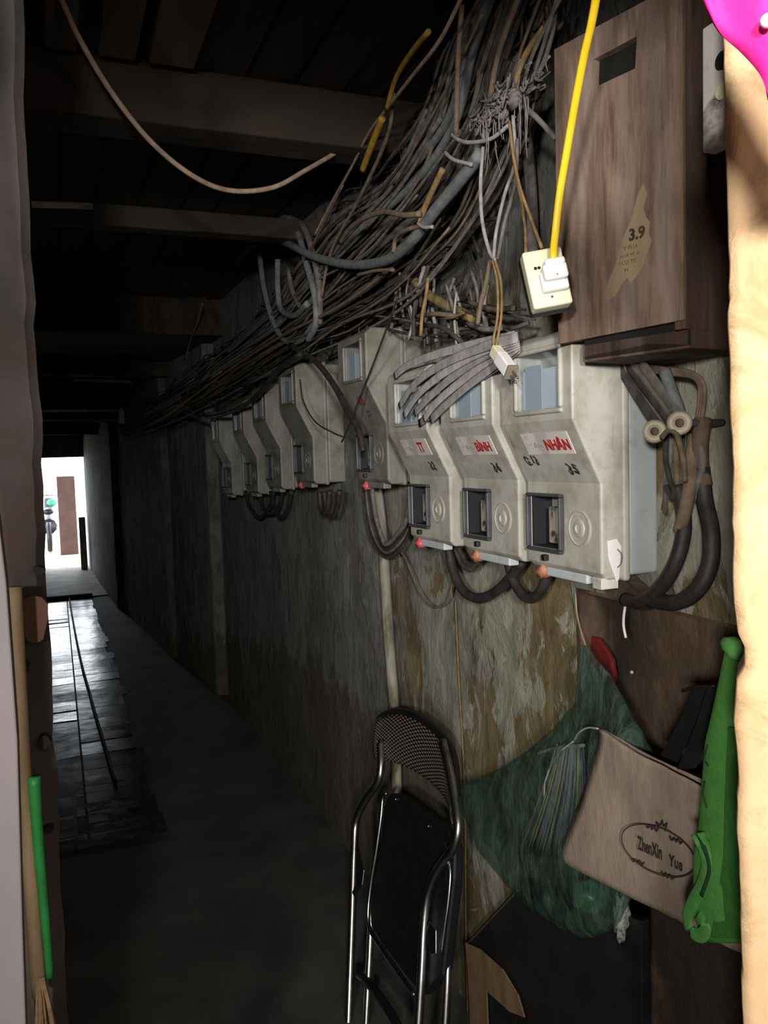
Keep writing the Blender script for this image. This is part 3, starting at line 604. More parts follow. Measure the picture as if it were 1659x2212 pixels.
# traced cables
TR = [
 ('tan flex sagging across the passage below the first beam', [(100, -60, 0), (135, 5, 0), (175, 90, 0), (245, 205, 0), (330, 310, 0), (420, 382, 0), (500, 412, 0), (590, 405, 0), (660, 368, 0), (722, 332, 0), (770, 300, 0)], .0062, C_TAN, 'hang'),
 ('pale brown wire dropping from the top edge left of the yellow stripes', [(1010, -40, .70), (985, 20, .71), (945, 95, .72), (890, 165, .74), (832, 240, .77), (795, 290, .79), (760, 360, .81), (715, 440, .83), (678, 512, .84)], .0042, C_TAN, None),
 ('yellow sleeved wire, upper piece beside the pale brown wire', [(926, 68, .70), (888, 115, .72), (855, 170, .74), (835, 238, .76)], .0058, C_YEL, None),
 ('short thick yellow sleeve hanging below the wire joint', [(826, 255, .765), (812, 290, .77), (795, 335, .78), (783, 368, .79)], .0085, C_YEL, None),
 ('yellow sleeved wire in the middle of the bundle', [(957, 365, .80), (935, 410, .80), (915, 455, .80), (905, 490, .80)], .0070, C_OCH, None),
 ('thick grey cable sweeping left out of the bundle', [(500, 430, .84), (540, 475, .84), (600, 520, .84), (680, 555, .83), (760, 572, .82), (835, 562, .81), (890, 520, .80), (940, 455, .80), (990, 395, .80), (1040, 330, .80)], .0135, C_BLUE, None),
 ('grey cable arching over the bundle towards the left', [(735, 525, .80), (755, 495, .79), (790, 470, .78), (830, 458, .78), (870, 465, .78), (908, 462, .79)], .0068, C_BROWN, None),
 ('short brown cable curl under the arching cable', [(850, 545, .79), (855, 515, .79), (875, 498, .78), (912, 487, .79)], .0055, C_BROWN, None),
 ('outermost blue-grey cable loop drooping at the left of the bundle', [(560, 545, .86), (570, 620, .86), (588, 690, .86), (615, 735, .86), (650, 735, .86), (685, 690, .86)], .0115, C_BLUE, None),
 ('second blue-grey cable loop inside the outermost loop', [(600, 560, .85), (600, 620, .85), (607, 668, .85), (635, 682, .85), (665, 655, .85)], .0115, C_BLUE, None),
 ('inner small blue-grey cable loop', [(622, 580, .86), (632, 630, .86), (655, 668, .86), (680, 640, .86)], .009, C_GREY, None),
 ('blue-grey cable falling from the dark and curling under the loops', [(575, 420, .88), (615, 460, .87), (645, 510, .86), (662, 570, .85), (680, 640, .84), (682, 700, .84), (665, 735, .84)], .0115, C_BLUE, None),
 ('blue-grey cable beside the curling one, falling steeply', [(622, 440, .88), (655, 490, .87), (675, 545, .86), (690, 620, .85), (690, 700, .85)], .0115, C_GREY, None),
 ('thin pale wire crossing diagonally to the curling cable', [(740, 400, .80), (705, 470, .82), (680, 520, .83), (650, 570, .84), (630, 590, .85)], .004, C_BROWN, None),
 ('thin brown wire looping down left of the bundle', [(850, 200, .78), (835, 300, .80), (770, 440, .82), (725, 520, .83), (705, 580, .84), (695, 640, .84)], .005, C_BROWN, None),
 ('thick dark cable dropping into the breaker window of the handwritten meter box', [(628, 745, .80), (680, 780, .80), (720, 830, .80), (752, 890, .80), (775, 930, .80), (785, 975, .80)], .0095, C_BLACK, None),
 ('thick dark cable swooping left across the far meter windows', [(650, 765, .78), (600, 800, .78), (550, 860, .77), (490, 893, .77), (435, 900, .76), (385, 885, .76)], .0105, C_BLACK, None),
 ('thin black wire hanging across the handwritten meter box', [(860, 640, .79), (835, 710, .79), (805, 790, .79), (775, 865, .79), (750, 930, .79), (738, 955, .79)], .0026, C_BLACK, None),
 ('thin black wire curving over the side of the far meter box', [(648, 820, .80), (655, 865, .80), (680, 910, .81), (720, 935, .81), (745, 945, .81)], .0026, C_BLACK, None),
 ('vertical grey twin wire, leftmost of those hanging by the bare wall', [(1048, 240, .80), (1043, 330, .80), (1038, 400, .80), (1042, 480, .80), (1058, 545, .80), (1072, 562, .80)], .0038, C_PALE, None),
 ('grey wire from the dust knot to the plug wires, middle one', [(1108, 250, .80), (1112, 350, .80), (1090, 420, .80), (1072, 500, .80), (1066, 560, .80)], .0035, C_PALE, None),
 ('grey wire from the dust knot to the plug wires, right one', [(1118, 300, .80), (1112, 400, .80), (1090, 480, .80), (1075, 560, .80)], .0038, C_GREY, None),
 ('ochre wire running from the dust knot down behind the socket', [(1100, 262, .78), (1108, 330, .77), (1122, 400, .76), (1142, 460, .75), (1170, 535, .72)], .0028, C_OCH, None),
 ('ochre wire running straight down to the socket top', [(1108, 340, .79), (1125, 430, .78), (1134, 490, .76), (1136, 548, .72)], .0028, C_OCH, None),
 ('dark cable from the ceiling into the dust knot', [(1205, -30, .84), (1195, 60, .84), (1172, 140, .83), (1128, 225, .82)], .0045, C_GREY, None),
 ('straight grey wire from the dust knot to the wooden cabinet', [(1130, 228, .82), (1165, 260, .83), (1200, 300, .85)], .005, C_GREY, None),
 ('ochre streaked cable passing above the dust knot', [(1175, 60, .83), (1140, 110, .83), (1118, 160, .82), (1105, 215, .82)], .006, C_OCH, None),
 ('brown upright wire left of the dust knot', [(998, 10, .76), (990, 120, .77), (987, 220, .78), (985, 290, .79)], .0055, C_BROWN, None),
 ('thin brown wire slanting left of the upright wire', [(1042, 30, .80), (1000, 120, .80), (960, 200, .81), (900, 310, .82), (850, 400, .83)], .003, C_BROWN, None),
 ('thick grey conduit pipe beside the dust knot', [(1090, -30, .90), (1082, 60, .90), (1062, 150, .90), (1040, 235, .90), (1010, 330, .90)], .021, C_GREY, None),
 ('second grey conduit left of the first, from the ceiling', [(1168, -30, .92), (1130, 90, .91), (1085, 190, .90), (1050, 240, .90)], .010, C_GREY, None),
 ('grey vertical conduit on bare wall above the socket', [(1128, 255, .96), (1140, 330, .96), (1148, 430, .96), (1152, 560, .96)], .013, C_GREY, None),
 ('thin black wire ring lying on bare wall above the meters', [(985, 420, .93), (1000, 490, .93), (1022, 560, .93), (1028, 600, .93), (1010, 640, .93), (985, 655, .93)], .0024, C_BLACK, None),
 ('second thin black wire arc on bare wall', [(1012, 570, .94), (998, 605, .94), (975, 628, .94), (955, 636, .94)], .0022, C_BLACK, None),
 ('thick yellow-stained pipe slanting above the meters', [(888, 600, .90), (930, 640, .90), (975, 665, .90), (1025, 690, .90)], .0125, cab('ochre stained pipe', rgb(120, 104, 60), rgb(150, 132, 84)), None),
 ('short orange wire end hanging above the flat cables', [(925, 600, .82), (920, 640, .82), (912, 680, .82), (909, 725, .82)], .0042, C_OCH, None),
 ('horizontal brown wire crossing the bundle', [(770, 595, .80), (810, 585, .80), (850, 583, .80)], .0045, C_BROWN, None),
 ('thin ochre wire sticking out at the far left of the bundle', [(437, 655, .80), (425, 700, .80), (410, 740, .80), (400, 780, .80)], .003, C_OCH, None),
 ('yellow wire hanging near the distant white lamp', [(283, 828, .56), (281, 860, .56), (272, 895, .56), (277, 915, .56)], .004, C_OCH, None),
]
for lab, L_, r, m, mode in TR:
    if mode == 'hang': pts = [PX(a, b, d=1.55+i*.07) for i, (a, b, _) in enumerate(L_)]
    else: pts = pp(L_)
    for w in pts: w.z = min(w.z, 2.47) if mode != 'hang' else w.z
    cable(lab, pts, r, m)
# vertical strands between bundle and boxes
random.seed(5)
for i in range(26):
    a = random.uniform(850, 1060); b = random.uniform(560, 640); x = random.uniform(.86, .95); w = random.uniform(-22, 22)
    cable('one of the short grey wire ends dangling above the meter boxes', [PX(a, b, x=x), PX(a+w*.6+random.uniform(-8, 8), b+50, x=x), PX(a+w+random.uniform(-12, 12), b+random.uniform(90, 130), x=x)], random.choice((.003, .004, .0055)), random.choice((C_GREY, C_PALE, C_DARK, C_GREY)), 'short wire ends above the meter boxes', n=6, k=4)
for i in range(22):
    a = random.uniform(860, 1110); b = random.uniform(655, 730); x = random.uniform(.86, .95); dx = random.uniform(60, 140); dy = random.uniform(-30, 45)
    cable('one of the dusty wires lying along the tops of the meter boxes', [PX(a-dx*.5, b-dy*.5, x=x), PX(a, b+random.uniform(-12, 14), x=x-.02), PX(a+dx*.5, b+dy*.5+random.uniform(-9, 9), x=x)], random.choice((.003, .0045, .006)), random.choice((C_GREY, C_DARK, C_BROWN)), 'wires along the meter box tops', n=6, k=4)
for i in range(24):
    a = random.uniform(300, 620); b = 905-(a-300)*.52+random.uniform(-45, 20); x = min(.9, .6+(a-280)*.0018)
    cable('one of the thin dark wires sagging over the far meter boxes', [PX(a-70, b+random.uniform(10, 50), x=x), PX(a, b+random.uniform(-10, 25), x=x), PX(a+75, b-random.uniform(30, 80), x=x)], random.choice((.003, .004, .006)), random.choice((C_DARK, C_GREY, C_BLACK, C_BROWN)), 'thin wires over the far meter boxes', n=6, k=4)
# dust knot
bm = B(); random.seed(21)
K = PX(1085, 225, x=.80)
for i in range(110):
    c = K+Vector((random.uniform(-.02, .02), random.gauss(0, .055), random.gauss(0, .012)))
    p = c+Vector((0, random.gauss(0, .018), random.gauss(0, .014))); q = c+Vector((0, random.gauss(0, .018), random.gauss(0, .012)))
    tube(bm, [p, c+Vector((0, random.gauss(0, .006), random.gauss(0, .006))), q], (random.uniform(.002, .0036), .0006), 5, k=3)
for i in range(16):
    c = K+Vector((random.uniform(-.02, .02), random.uniform(-.07, .09), -.01)); ln = random.uniform(.03, .11)
    tube(bm, [c, c+Vector((0, random.uniform(-.01, .01), -ln*.5)), c+Vector((0, random.uniform(-.015, .015), -ln))], (.002, .0006), 5, k=3)
for i in range(9): ball(bm, K+Vector((0, random.gauss(0, .04), random.gauss(0, .008))), .013, (1, 1.4, .8), .9)
tag(obj('dust_clump', bm, cab('cobweb dust', rgb(104, 100, 100), rgb(136, 130, 130), 60), smooth=True), 'dusty knot of wire ties and cobweb hanging at the top of the bundle', 'dust', kind='stuff')
for lab, L_ in (('pale tie wire wrapped under the upper bundle', [(975, 290, .79), (990, 302, .78), (1015, 308, .78), (1060, 300, .79), (1100, 270, .80)]), ('pale tie wire wrapped round the middle of the bundle', [(960, 328, .79), (980, 345, .78), (1020, 356, .79)]), ('white tie wire round the thick cable', [(902, 482, .785), (915, 491, .78), (935, 490, .785)])):
    cable(lab, pp(L_), .004, C_PALE, cat='wire tie', name='wire_tie')
# flat grey cables fanned over the meter windows
FANM = cab('light grey flat cable', rgb(150, 146, 148), rgb(188, 184, 186))
fan = [((1118, 728), (1030, 755), (950, 790), (895, 830), (862, 878)), ((1118, 732), (1035, 762), (960, 805), (905, 850), (872, 898)), ((1120, 736), (1040, 772), (970, 820), (925, 860), (895, 893)), ((1121, 740), (1050, 782), (985, 832), (940, 872), (915, 905)),
       ((1122, 745), (1060, 795), (1000, 842), (960, 878), (930, 908)), ((1112, 726), (1020, 745), (935, 768), (880, 790), (852, 812)), ((1122, 750), (1075, 790), (1015, 830), (965, 868), (905, 915))]
for i, L_ in enumerate(fan):
    cable('one of the flat pale grey cables fanned out across the meter windows', [PX(a, b, x=.783+.004*i-.01*(j == 0)) for j, (a, b) in enumerate(L_)], .0100, (C_PALE, FANM)[i % 2], 'flat cables fanned over the meter windows', flat=.0018, fdir=(0, .5, .85), n=10)
# loops under the near boxes
for lab, L_, r in (('big black cable loop sagging below the BÌNH meter box', [(968, 1180), (978, 1230), (1000, 1275), (1035, 1293), (1075, 1275), (1105, 1245), (1128, 1212)], .0125),
                   ('small black cable loop left of the nearest meter box', [(1098, 1215), (1110, 1255), (1135, 1290), (1162, 1285), (1180, 1250), (1186, 1220)], .0115),
                   ('grey cable loop inside the big black one, upper left', [(985, 1185), (1000, 1220), (1020, 1228), (1042, 1200), (1052, 1180)], .008),
                   ('thin grey cable loop hugging the big black one', [(990, 1185), (1008, 1215), (1030, 1215), (1055, 1185)], .007)):
    cable(lab, pp(L_, .93), r, C_BLACK if 'black c' in lab else C_DARK)
random.seed(9)
for i in range(6):
    o = i*6; cable('one of the dark cables drooping in a deep bunch between two meter boxes', [PX(a, b, x=.93-.006*i) for a, b in ((785+o*.6, 1045), (790+o*.7, 1110), (803+o*.7, 1165-o*.3), (835, 1203-o*.9), (868-o*.2, 1180-o), (888-o*.3, 1120), (900-o*.4, 1060))], .007, (C_DARK, C_BLACK, C_GREY)[i % 3], 'deep drooping cables between two meter boxes')
cable('thin brown wire loop hanging on the wall under the drooping bunch', pp([(862, 1190), (850, 1205), (842, 1195), (852, 1185), (872, 1200), (890, 1240), (910, 1285), (940, 1312), (968, 1295), (980, 1245)], .955), .0032, C_BROWN)
for i, (a, w) in enumerate(((530, 62), (560, 50), (585, 45), (690, 22), (700, 34))):
    cable('one of the short black cable loops below the far meter boxes', [PX(a, 1062, x=.92), PX(a+w*.15, 1095, x=.92), PX(a+w*.5, 1118-(i % 2)*8, x=.92), PX(a+w*.85, 1095, x=.92), PX(a+w, 1060, x=.92)], .010, C_BLACK, 'black loops below the far meter boxes')
cable('yellow thin wire running down the wall beside the folding chair', pp([(984, 1300, .985), (988, 1400, .985), (993, 1500, .985), (1000, 1620, .985), (1005, 1800, .985), (1006, 2000, .985), (1012, 2240, .985)]), .0022, C_OCH)
bm = B(); tube(bm, pp([(812, 1045, .955), (820, 1100, .96), (829, 1200, .965), (838, 1350, .965), (852, 1530, .965)]), .017, 10); pz = PX(852, 1530, x=.965)
tube(bm, [pz, Vector((pz.x, pz.y, .4)), Vector((pz.x, pz.y, .0))], .017, 10); tag(obj('conduit_pipe', bm, PIPE, smooth=True), 'grimy white conduit pipe running down the wall behind the chair', 'pipe')
# ---- cluster right of the nearest box
FL = [((1338, 782), (1370, 830), (1410, 885), (1445, 930)), ((1352, 782), (1385, 830), (1425, 880), (1455, 925)), ((1368, 785), (1405, 830), (1435, 870), (1465, 915)), ((1325, 778), (1350, 815), (1385, 868), (1425, 925)), ((1385, 785), (1415, 825), (1448, 870), (1475, 910))]
for i, L_ in enumerate(FL): cable('one of the flat grey cables slanting down beside the nearest meter box', [PX(a, b, x=.93-.004*i) for a, b in L_], .0095, (C_GREY, C_DARK)[i % 2], 'flat cables slanting beside the nearest meter box', flat=.003, fdir=(0, .9, .45), n=10)
cable('pale grey round conduit among the slanting flat cables', pp([(1435, 800, .92), (1450, 840, .92), (1465, 880, .92), (1475, 915, .92)]), .0095, C_BLUE)
for i in range(3): cable('one of the brown wires bending under the wooden cabinet', pp([(1395, 790+i*5, .95), (1440, 797+i*5, .95), (1490, 803+i*5, .95), (1518-i*4, 825+i*2, .95), (1522-i*5, 860, .95), (1516-i*5, 905, .95)]), .0036, C_BROWN, 'brown wires bending under the cabinet')
for lab, px, py in (('left porcelain insulator ring beside the nearest meter box', 1414, 932), ('right porcelain insulator ring beside the nearest meter box', 1468, 914)):
    c = PX(px, py, x=.90); d = (EYE-c).normalized(); d = Vector((d.x, d.y, 0)).normalized(); t = thing('insulator', lab, 'insulator', c)
    bm = B(); lathe(bm, c, d, [(.008, -.03), (.014, -.03), (.0185, 0), (.019, .006), (.016, .012), (.0105, .013), (.009, .008), (.0001, .006)], 22); obj('ring', bm, PORC, t, smooth=True)
    bm = B(); lathe(bm, c, d, [(.006, .004), (.007, .010), (.004, .012), (.0001, .012)], 12); o = obj('bolt_head', bm, WOODD, t, smooth=True)
    bm = B(); tube(bm, [c-d*.02, Vector((.965, c.y+.01, c.z)), Vector((.999, c.y+.012, c.z))], .006, 8); obj('bracket', bm, C_DARK, t, smooth=True)
cable('left thick black cable curving down past the nearest meter box', pp([(1462, 1050, .94), (1475, 1100, .94), (1475, 1160, .93), (1455, 1225, .92), (1420, 1275, .92), (1380, 1300, .92), (1350, 1295, .93)]), .0125, C_BLACK)
cable('right thick black cable making the widest loop by the jamb', pp([(1515, 1010, .95), (1522, 1080, .95), (1536, 1150, .94), (1533, 1220, .93), (1505, 1275, .92), (1460, 1302, .92), (1405, 1296, .93)]), .0135, C_BLACK)
cable('fat brown taped cable joint above the left thick black cable', pp([(1500, 940, .95), (1494, 990, .94), (1490, 1050, .93), (1478, 1110, .93), (1468, 1150, .93)]), .011, C_BROWN)
cable('brown sleeve above the right thick black cable', pp([(1520, 905, .96), (1512, 950, .95), (1512, 1000, .95), (1520, 1050, .95)]), .014, cab('brown tape', rgb(84, 66, 54), rgb(108, 90, 76)))
cable('thin black cable bent to a hook beside the meter side', pp([(1440, 930, .93), (1438, 990, .93), (1448, 1040, .93), (1456, 1060, .93), (1452, 1075, .93), (1438, 1050, .93)]), .0045, C_DARK)
cable('pale wire twisted between the two insulator rings', pp([(1430, 945, .89), (1445, 930, .885), (1462, 940, .89), (1475, 990, .90), (1480, 1040, .91)]), .0045, C_BROWN)
random.seed(31)
for i in range(9):
    a = random.uniform(1440, 1510); cable('one of the small brown wires hanging in the corner by the jamb', pp([(a, 930+random.uniform(-15, 15), .95), (a+random.uniform(-15, 15), 1000, .94), (a+random.uniform(-20, 15), 1080+random.uniform(-10, 50), .94)]), random.choice((.003, .0045, .006)), random.choice((C_BROWN, C_DARK, C_GREY)), 'small brown wires in the corner by the jamb', n=6)
bm = B(); c = PX(1365, 1270, x=.95); obox(bm, c, (Vector((1, 0, 0)), Vector((0, .9, .4)).normalized(), Vector((0, -.4, .9)).normalized()), (.02, .045, .012)); obox(bm, c+Vector((0, -.06, -.01)), (Vector((1, 0, 0)), Vector((0, .8, -.5)).normalized(), Vector((0, .5, .8)).normalized()), (.02, .03, .01))
tag(obj('cable_bracket', bm, WOODD, bevel=.003), 'rusty dark bracket under the nearest meter box', 'bracket')

# ================================================================== WOODEN CABINET
c1 = Vector((.85, .931, 0)); dr = Vector((-.262, .965, 0)).normalized(); c2 = c1+dr*.232; nb = Vector((-dr.y, dr.x, 0)); nb = nb if nb.x < 0 else -nb
pl = (c1, nb); zb1 = PX(1480, 690, pl=pl).z; zb2 = PX(1213, 742, pl=pl).z; ZT = 2.2
cab_ = thing('wooden_cabinet', 'weathered brown plywood cabinet with a cut slot above the meters', 'cabinet', (1.0, 1.0, zb2))
hx = [PX(a, b, pl=pl) for a, b in ((1281, 190), (1283, 128), (1376, 78), (1372, 148))]
def uz(p): return (Vector((p.x, p.y, 0))-c1).dot(dr), p.z
bm = B(); u1 = .232; out = [(0, zb1), (0, ZT), (u1, ZT), (u1, zb2)]; H4 = [uz(hx[3]), uz(hx[2]), uz(hx[1]), uz(hx[0])]
def P3(u, z, k=0): q = c1+dr*u-nb*k; return Vector((q.x, q.y, z))
for k, flip in ((0, 0), (.014, 1)):
    o = [bm.verts.new(P3(u, z, k)) for u, z in out]; h = [bm.verts.new(P3(u, z, k)) for u, z in H4]
    for i in range(4): bm.faces.new((o[i], o[(i+1) % 4], h[(i+1) % 4], h[i]))
    if k == 0: A0, H0 = o, h
for i in range(4):
    bm.faces.new((A0[i], A0[(i+1) % 4], o[(i+1) % 4], o[i])); bm.faces.new((H0[i], H0[(i+1) % 4], h[(i+1) % 4], h[i]))
obj('front_panel', bm, WOOD, cab_)
zc = zb2-.03
bm = B(); body = [c1-nb*.015, c1+dr*.19-nb*.015, Vector((1.0, 1.14, 0)), Vector((1.0, .96, 0))]
body = [Vector((q.x, q.y, zc)) for q in body]
A_ = [bm.verts.new(p) for p in body]; B_ = [bm.verts.new(p+Vector((0, 0, ZT-zc))) for p in body]
for i in (1, 2, 3): bm.faces.new((A_[i], A_[(i+1) % 4], B_[(i+1) % 4], B_[i]))
bm.faces.new(B_); bm.faces.new((A_[0], A_[1], B_[1], B_[0]))
obj('case', bm, HOLE, cab_)
bm = B(); f0 = c1-nb*.004; side = [f0, Vector((1.0, .955, 0)), Vector((1.0, .975, 0)), f0+dr*.018]
prism(bm, [Vector((q.x, q.y, PX(1480, 700, pl=pl).z-.006)) for q in side], (0, 0, ZT-zb1)); obj('side_panel', bm, WOODD, cab_, bevel=.002)
bm = B(); bt = [c1+dr*.0-nb*.015, c1+dr*.195-nb*.015, Vector((1.0, 1.15, 0)), Vector((1.0, .955, 0))]
prism(bm, [Vector((q.x, q.y, zc-.004)) for q in bt], (0, 0, .03)); obj('bottom_rail', bm, WOODD, cab_, bevel=.003)
# pale patch with stencil
bm = B(); pts = [(1396, 470), (1404, 478), (1402, 505), (1408, 520), (1400, 545), (1390, 575), (1375, 598), (1362, 612), (1356, 600), (1345, 612), (1330, 640), (1312, 650), (1305, 632), (1318, 600), (1330, 570), (1338, 540), (1350, 505), (1366, 470), (1378, 420), (1390, 395), (1398, 420), (1390, 450)]
prism(bm, [PX(a, b, pl=(c1+nb*.0006, nb)) for a, b in pts], nb*.0004); pt = obj('bare_patch', bm, PATCH, cab_); pt['label'] = 'pale bare patch'
xd = -dr
def wt(body, px, py, w, h, m): txt('stencil_text', body, m, pt, PX(px, py, pl=(c1+nb*.0012, nb)), xd, (0, 0, 1), w, h, .0003, shear=0, bold=.04 if m is STENCIL else .01)
wt('3.9', 1376, 504, .028, .019, STENCIL); wt('Y PHA', 1362, 534, .026, .007, STENCIL2); wt('NHÀ VỆ SI', 1360, 550, .034, .007, STENCIL2); wt('I CO TY', 1356, 566, .030, .006, STENCIL2); wt('H', 1353, 583, .006, .006, STENCIL2)
# switch plate at the very right, behind the jamb
t = thing('switch_plate', 'grey-white switch plate half hidden behind the orange jamb', 'switch', PX(1540, 200, x=.72))
a = PX(1517, 312, x=.72); b = PX(1517, 62, x=.72); zz0, zz1 = a.z-.01, b.z
bm = B(); box(bm, (.72, a.y-.075, zz0), (.74, a.y, zz1)); obj('plate', bm, M('grimy white plate', rgb(196, 192, 188), rgb(214, 210, 206), 10, rough=.6, bump=.1, c3=rgb(100, 94, 90), s3=16), t, bevel=.002)
for py in (130, 195):
    c = PX(1560, py, x=.719); bm = B(); lathe(bm, c+Vector((.003, 0, 0)), (-1, 0, 0), [(.0001, 0), (.010, 0), (.010, .004), (.0085, .0045), (.0001, .0045)], 18); obj('socket_hole', bm, HOLE if py < 150 else CREAM, t)
bm = B(); box(bm, (.74, a.y-.07, zz0+.004), (.998, a.y-.02, zz1+.1)); obj('mounting_block', bm, WOODD, t, bevel=.003)

# ================================================================== SOCKET, PLUG, YELLOW CABLE
so = PX(1180, 607, d=1.24); ax = Vector((.94, -.33, 0)).normalized(); az = Vector((0, 0, 1)); tilt = math.radians(-9)
# local frame: ax right, az up, an toward viewer; lean by tilt, face turned slightly down-left
an = ax.cross(az); an = -an if an.dot(EYE-so) < 0 else an
R_ = Matrix.Rotation(math.radians(9), 3, an); ax2, az2 = R_@ax, R_@az
R2 = Matrix.Rotation(math.radians(-10), 3, ax2); az2, an2 = R2@az2, R2@an
def SF(x, y, z): return so+ax2*x+az2*y+an2*z
sk = thing('wall_socket', 'cream socket box with black backplate hanging on wires, plug inserted', 'socket', so)
bm = B(); obox(bm, SF(0, 0, -.016), (ax2, az2, an2), (.031, .047, .009)); obj('backplate', bm, BLK, sk, bevel=.004, seg=3)
bm = B(); obox(bm, SF(0, .0015, 0), (ax2, az2, an2), (.0305, .0455, .012)); fc = obj('face', bm, CREAM, sk, bevel=.004, seg=3)
bm = B()
for q in ((-.010, .018), (-.0155, .018)): lathe(bm, SF(q[0], q[1], .0112), an2, [(.0001, 0), (.0026, 0), (.0026, .0012), (.0001, .0012)], 12)
obj('pin_hole', bm, HOLE, fc)
bm = B(); lathe(bm, SF(0, -.030, .0112), an2, [(.0001, 0), (.002, 0), (.002, .0016), (.0001, .0016)], 12); obj('screw', bm, WOODD, fc)
pg = thing('power_plug', 'white plug of the yellow cable pushed into the cream socket', 'plug', SF(.006, 0, .014))
bm = B(); obox(bm, SF(.006, -.009, .019), (ax2, az2, an2), (.0205, .0155, .0065)); obj('plug_base', bm, WHITE, pg, bevel=.004, seg=3)
bm = B(); obox(bm, SF(.007, .001, .030), (ax2, az2, an2), (.0185, .0125, .008)); obj('plug_body', bm, WHITE, pg, bevel=.005, seg=3)
bm = B(); obox(bm, SF(.008, .014, .032), (ax2, az2, an2), (.0155, .006, .009)); obj('cable_guard', bm, WHITE, pg, bevel=.004, seg=3)
bm = B(); lathe(bm, SF(.007, -.006, .0375), an2, [(.0001, 0), (.0012, 0), (.0012, .001), (.0001, .001)], 8); obj('screw', bm, STEEL, pg)
g0 = SF(.008, .014, .036)
ypts = [g0+az2*-.002, g0+az2*.012+an2*.003]+[PX(a, b, d=dd) for a, b, dd in ((1200, 500, 1.19), (1209, 420, 1.175), (1224, 330, 1.15), (1243, 220, 1.11), (1262, 120, 1.07), (1280, 40, 1.03), (1296, -60, .98), (1315, -220, .92))]
cable('bright yellow flat cable dropping from above into the white plug', ypts, .0058, YEL, flat=.0042, fdir=tuple(ax2), n=10)
# small inline plug
ip = thing('inline_plug', 'small white two-pin plug dangling on twin ochre wires before the meters', 'plug', PX(1090, 782, x=.77))
c = PX(1088, 782, x=.77); e = (PX(1112, 812, x=.77)-PX(1072, 758, x=.77)).normalized(); sd = Vector((0, -e.z, e.y)).normalized(); nn = e.cross(sd)
bm = B(); obox(bm, c+e*.006, (e, sd, nn), (.024, .013, .010)); obj('plug_body', bm, WHITE, ip, bevel=.003, seg=3)
bm = B(); obox(bm, c-e*.028, (e, sd, nn), (.013, .011, .009)); obj('strain_relief', bm, CREAM, ip, bevel=.002)
bm = B(); obox(bm, c+e*.033, (e, sd, nn), (.0035, .0138, .0105)); obj('plug_face', bm, M('dark cream rim', rgb(120, 112, 96), rgb(140, 130, 112), 10, rough=.6), ip, bevel=.001)
bm = B(); tube(bm, [c+e*.034-sd*.004, c+e*.058-sd*.004], .0022, 8); obj('pin', bm, STEEL, ip, smooth=True)
bm = B(); tube(bm, [c+e*.034+sd*.006, c+e*.058+sd*.006], .0022, 8); obj('pin', bm, STEEL, ip, smooth=True)
for i, o in enumerate((-4, 4)):
    cable(('left', 'right')[i]+' ochre wire of the pair holding the small white plug', [PX(1066+o*.6, 560, x=.80), PX(1078+o, 610, x=.79), PX(1079+o, 680, x=.78), PX(1070+o, 735, x=.775), c-e*.038+sd*(-.003+.006*(1-i))], .0026, C_OCH)
cable('brown twin flex falling beside the plug wires', pp([(1060, 560, .82), (1050, 610, .82), (1038, 660, .82), (1032, 700, .82)]), .005, C_BROWN)

# ================================================================== FOLDING CHAIR
CP = ((.67, 0, 0), Vector((1, 0, -.27)).normalized()); CN = -Vector(CP[1])   # CN points towards the passage
def CC(L_, k=0.0): return [PX(a, b, pl=CP)+CN*k for a, b in L_]
def to_floor(L3):
    a, b = L3[-2], L3[-1]; s = (b.z-.012)/(a.z-b.z) if a.z != b.z else 0
    return L3+[b+(b-a)*s]
base = PX(850, 2200, pl=CP); base.z = 0
ch = thing('folding_chair', 'folded chrome chair with black seat leaning on the right wall', 'chair', base)
bm = B(); tube(bm, to_floor(CC([(822, 1600), (823, 1655), (816, 1690), (790, 1728), (770, 1772), (765, 1840), (760, 2000), (752, 2230)])), .0115, 12); l1 = obj('frame_tube', bm, CHROME, ch, smooth=True)
bm = B(); tube(bm, to_floor(CC([(955, 1600), (972, 1670), (983, 1730), (990, 1785), (980, 1830), (945, 1880), (925, 1930), (916, 2000), (911, 2100), (903, 2230)])), .0115, 12); obj('frame_tube', bm, CHROME, ch, smooth=True)
bm = B(); tube(bm, to_floor(CC([(782, 1960), (778, 2050), (768, 2230)], -.03)), .0105, 12); obj('leg', bm, CHROME, ch, smooth=True)
bm = B(); tube(bm, to_floor(CC([(930, 1995), (940, 2030), (943, 2100), (936, 2230)], -.03)), .0105, 12); obj('leg', bm, CHROME, ch, smooth=True)
bm = B(); tube(bm, CC([(826, 1712), (818, 1722), (813, 1770), (803, 1840), (793, 1900), (786, 1960), (787, 2000), (802, 2030), (850, 2100), (885, 2150)], -.014), .006, 10); obj('seat_frame', bm, CHROME, ch, smooth=True)
bm = B(); tube(bm, CC([(950, 1820), (958, 1850), (962, 1890), (957, 1950), (950, 2000), (942, 2060)], -.014), .006, 10); obj('seat_frame', bm, CHROME, ch, smooth=True)
bm = B(); prism(bm, CC([(832, 1713), (855, 1712), (905, 1750), (960, 1795), (972, 1830), (970, 1900), (958, 2000), (945, 2110), (900, 2150), (860, 2100), (810, 2030), (792, 2000), (790, 1960), (800, 1900), (812, 1830), (819, 1740)], -.012), -CN*.028); obj('seat', bm, VINYL, ch, bevel=.006, seg=3)
for a, b in ((848, 1726), (918, 1784)):
    bm = B(); ball(bm, CC([(a, b)], -.010)[0], .004); obj('rivet', bm, CHROME, ch, smooth=True)
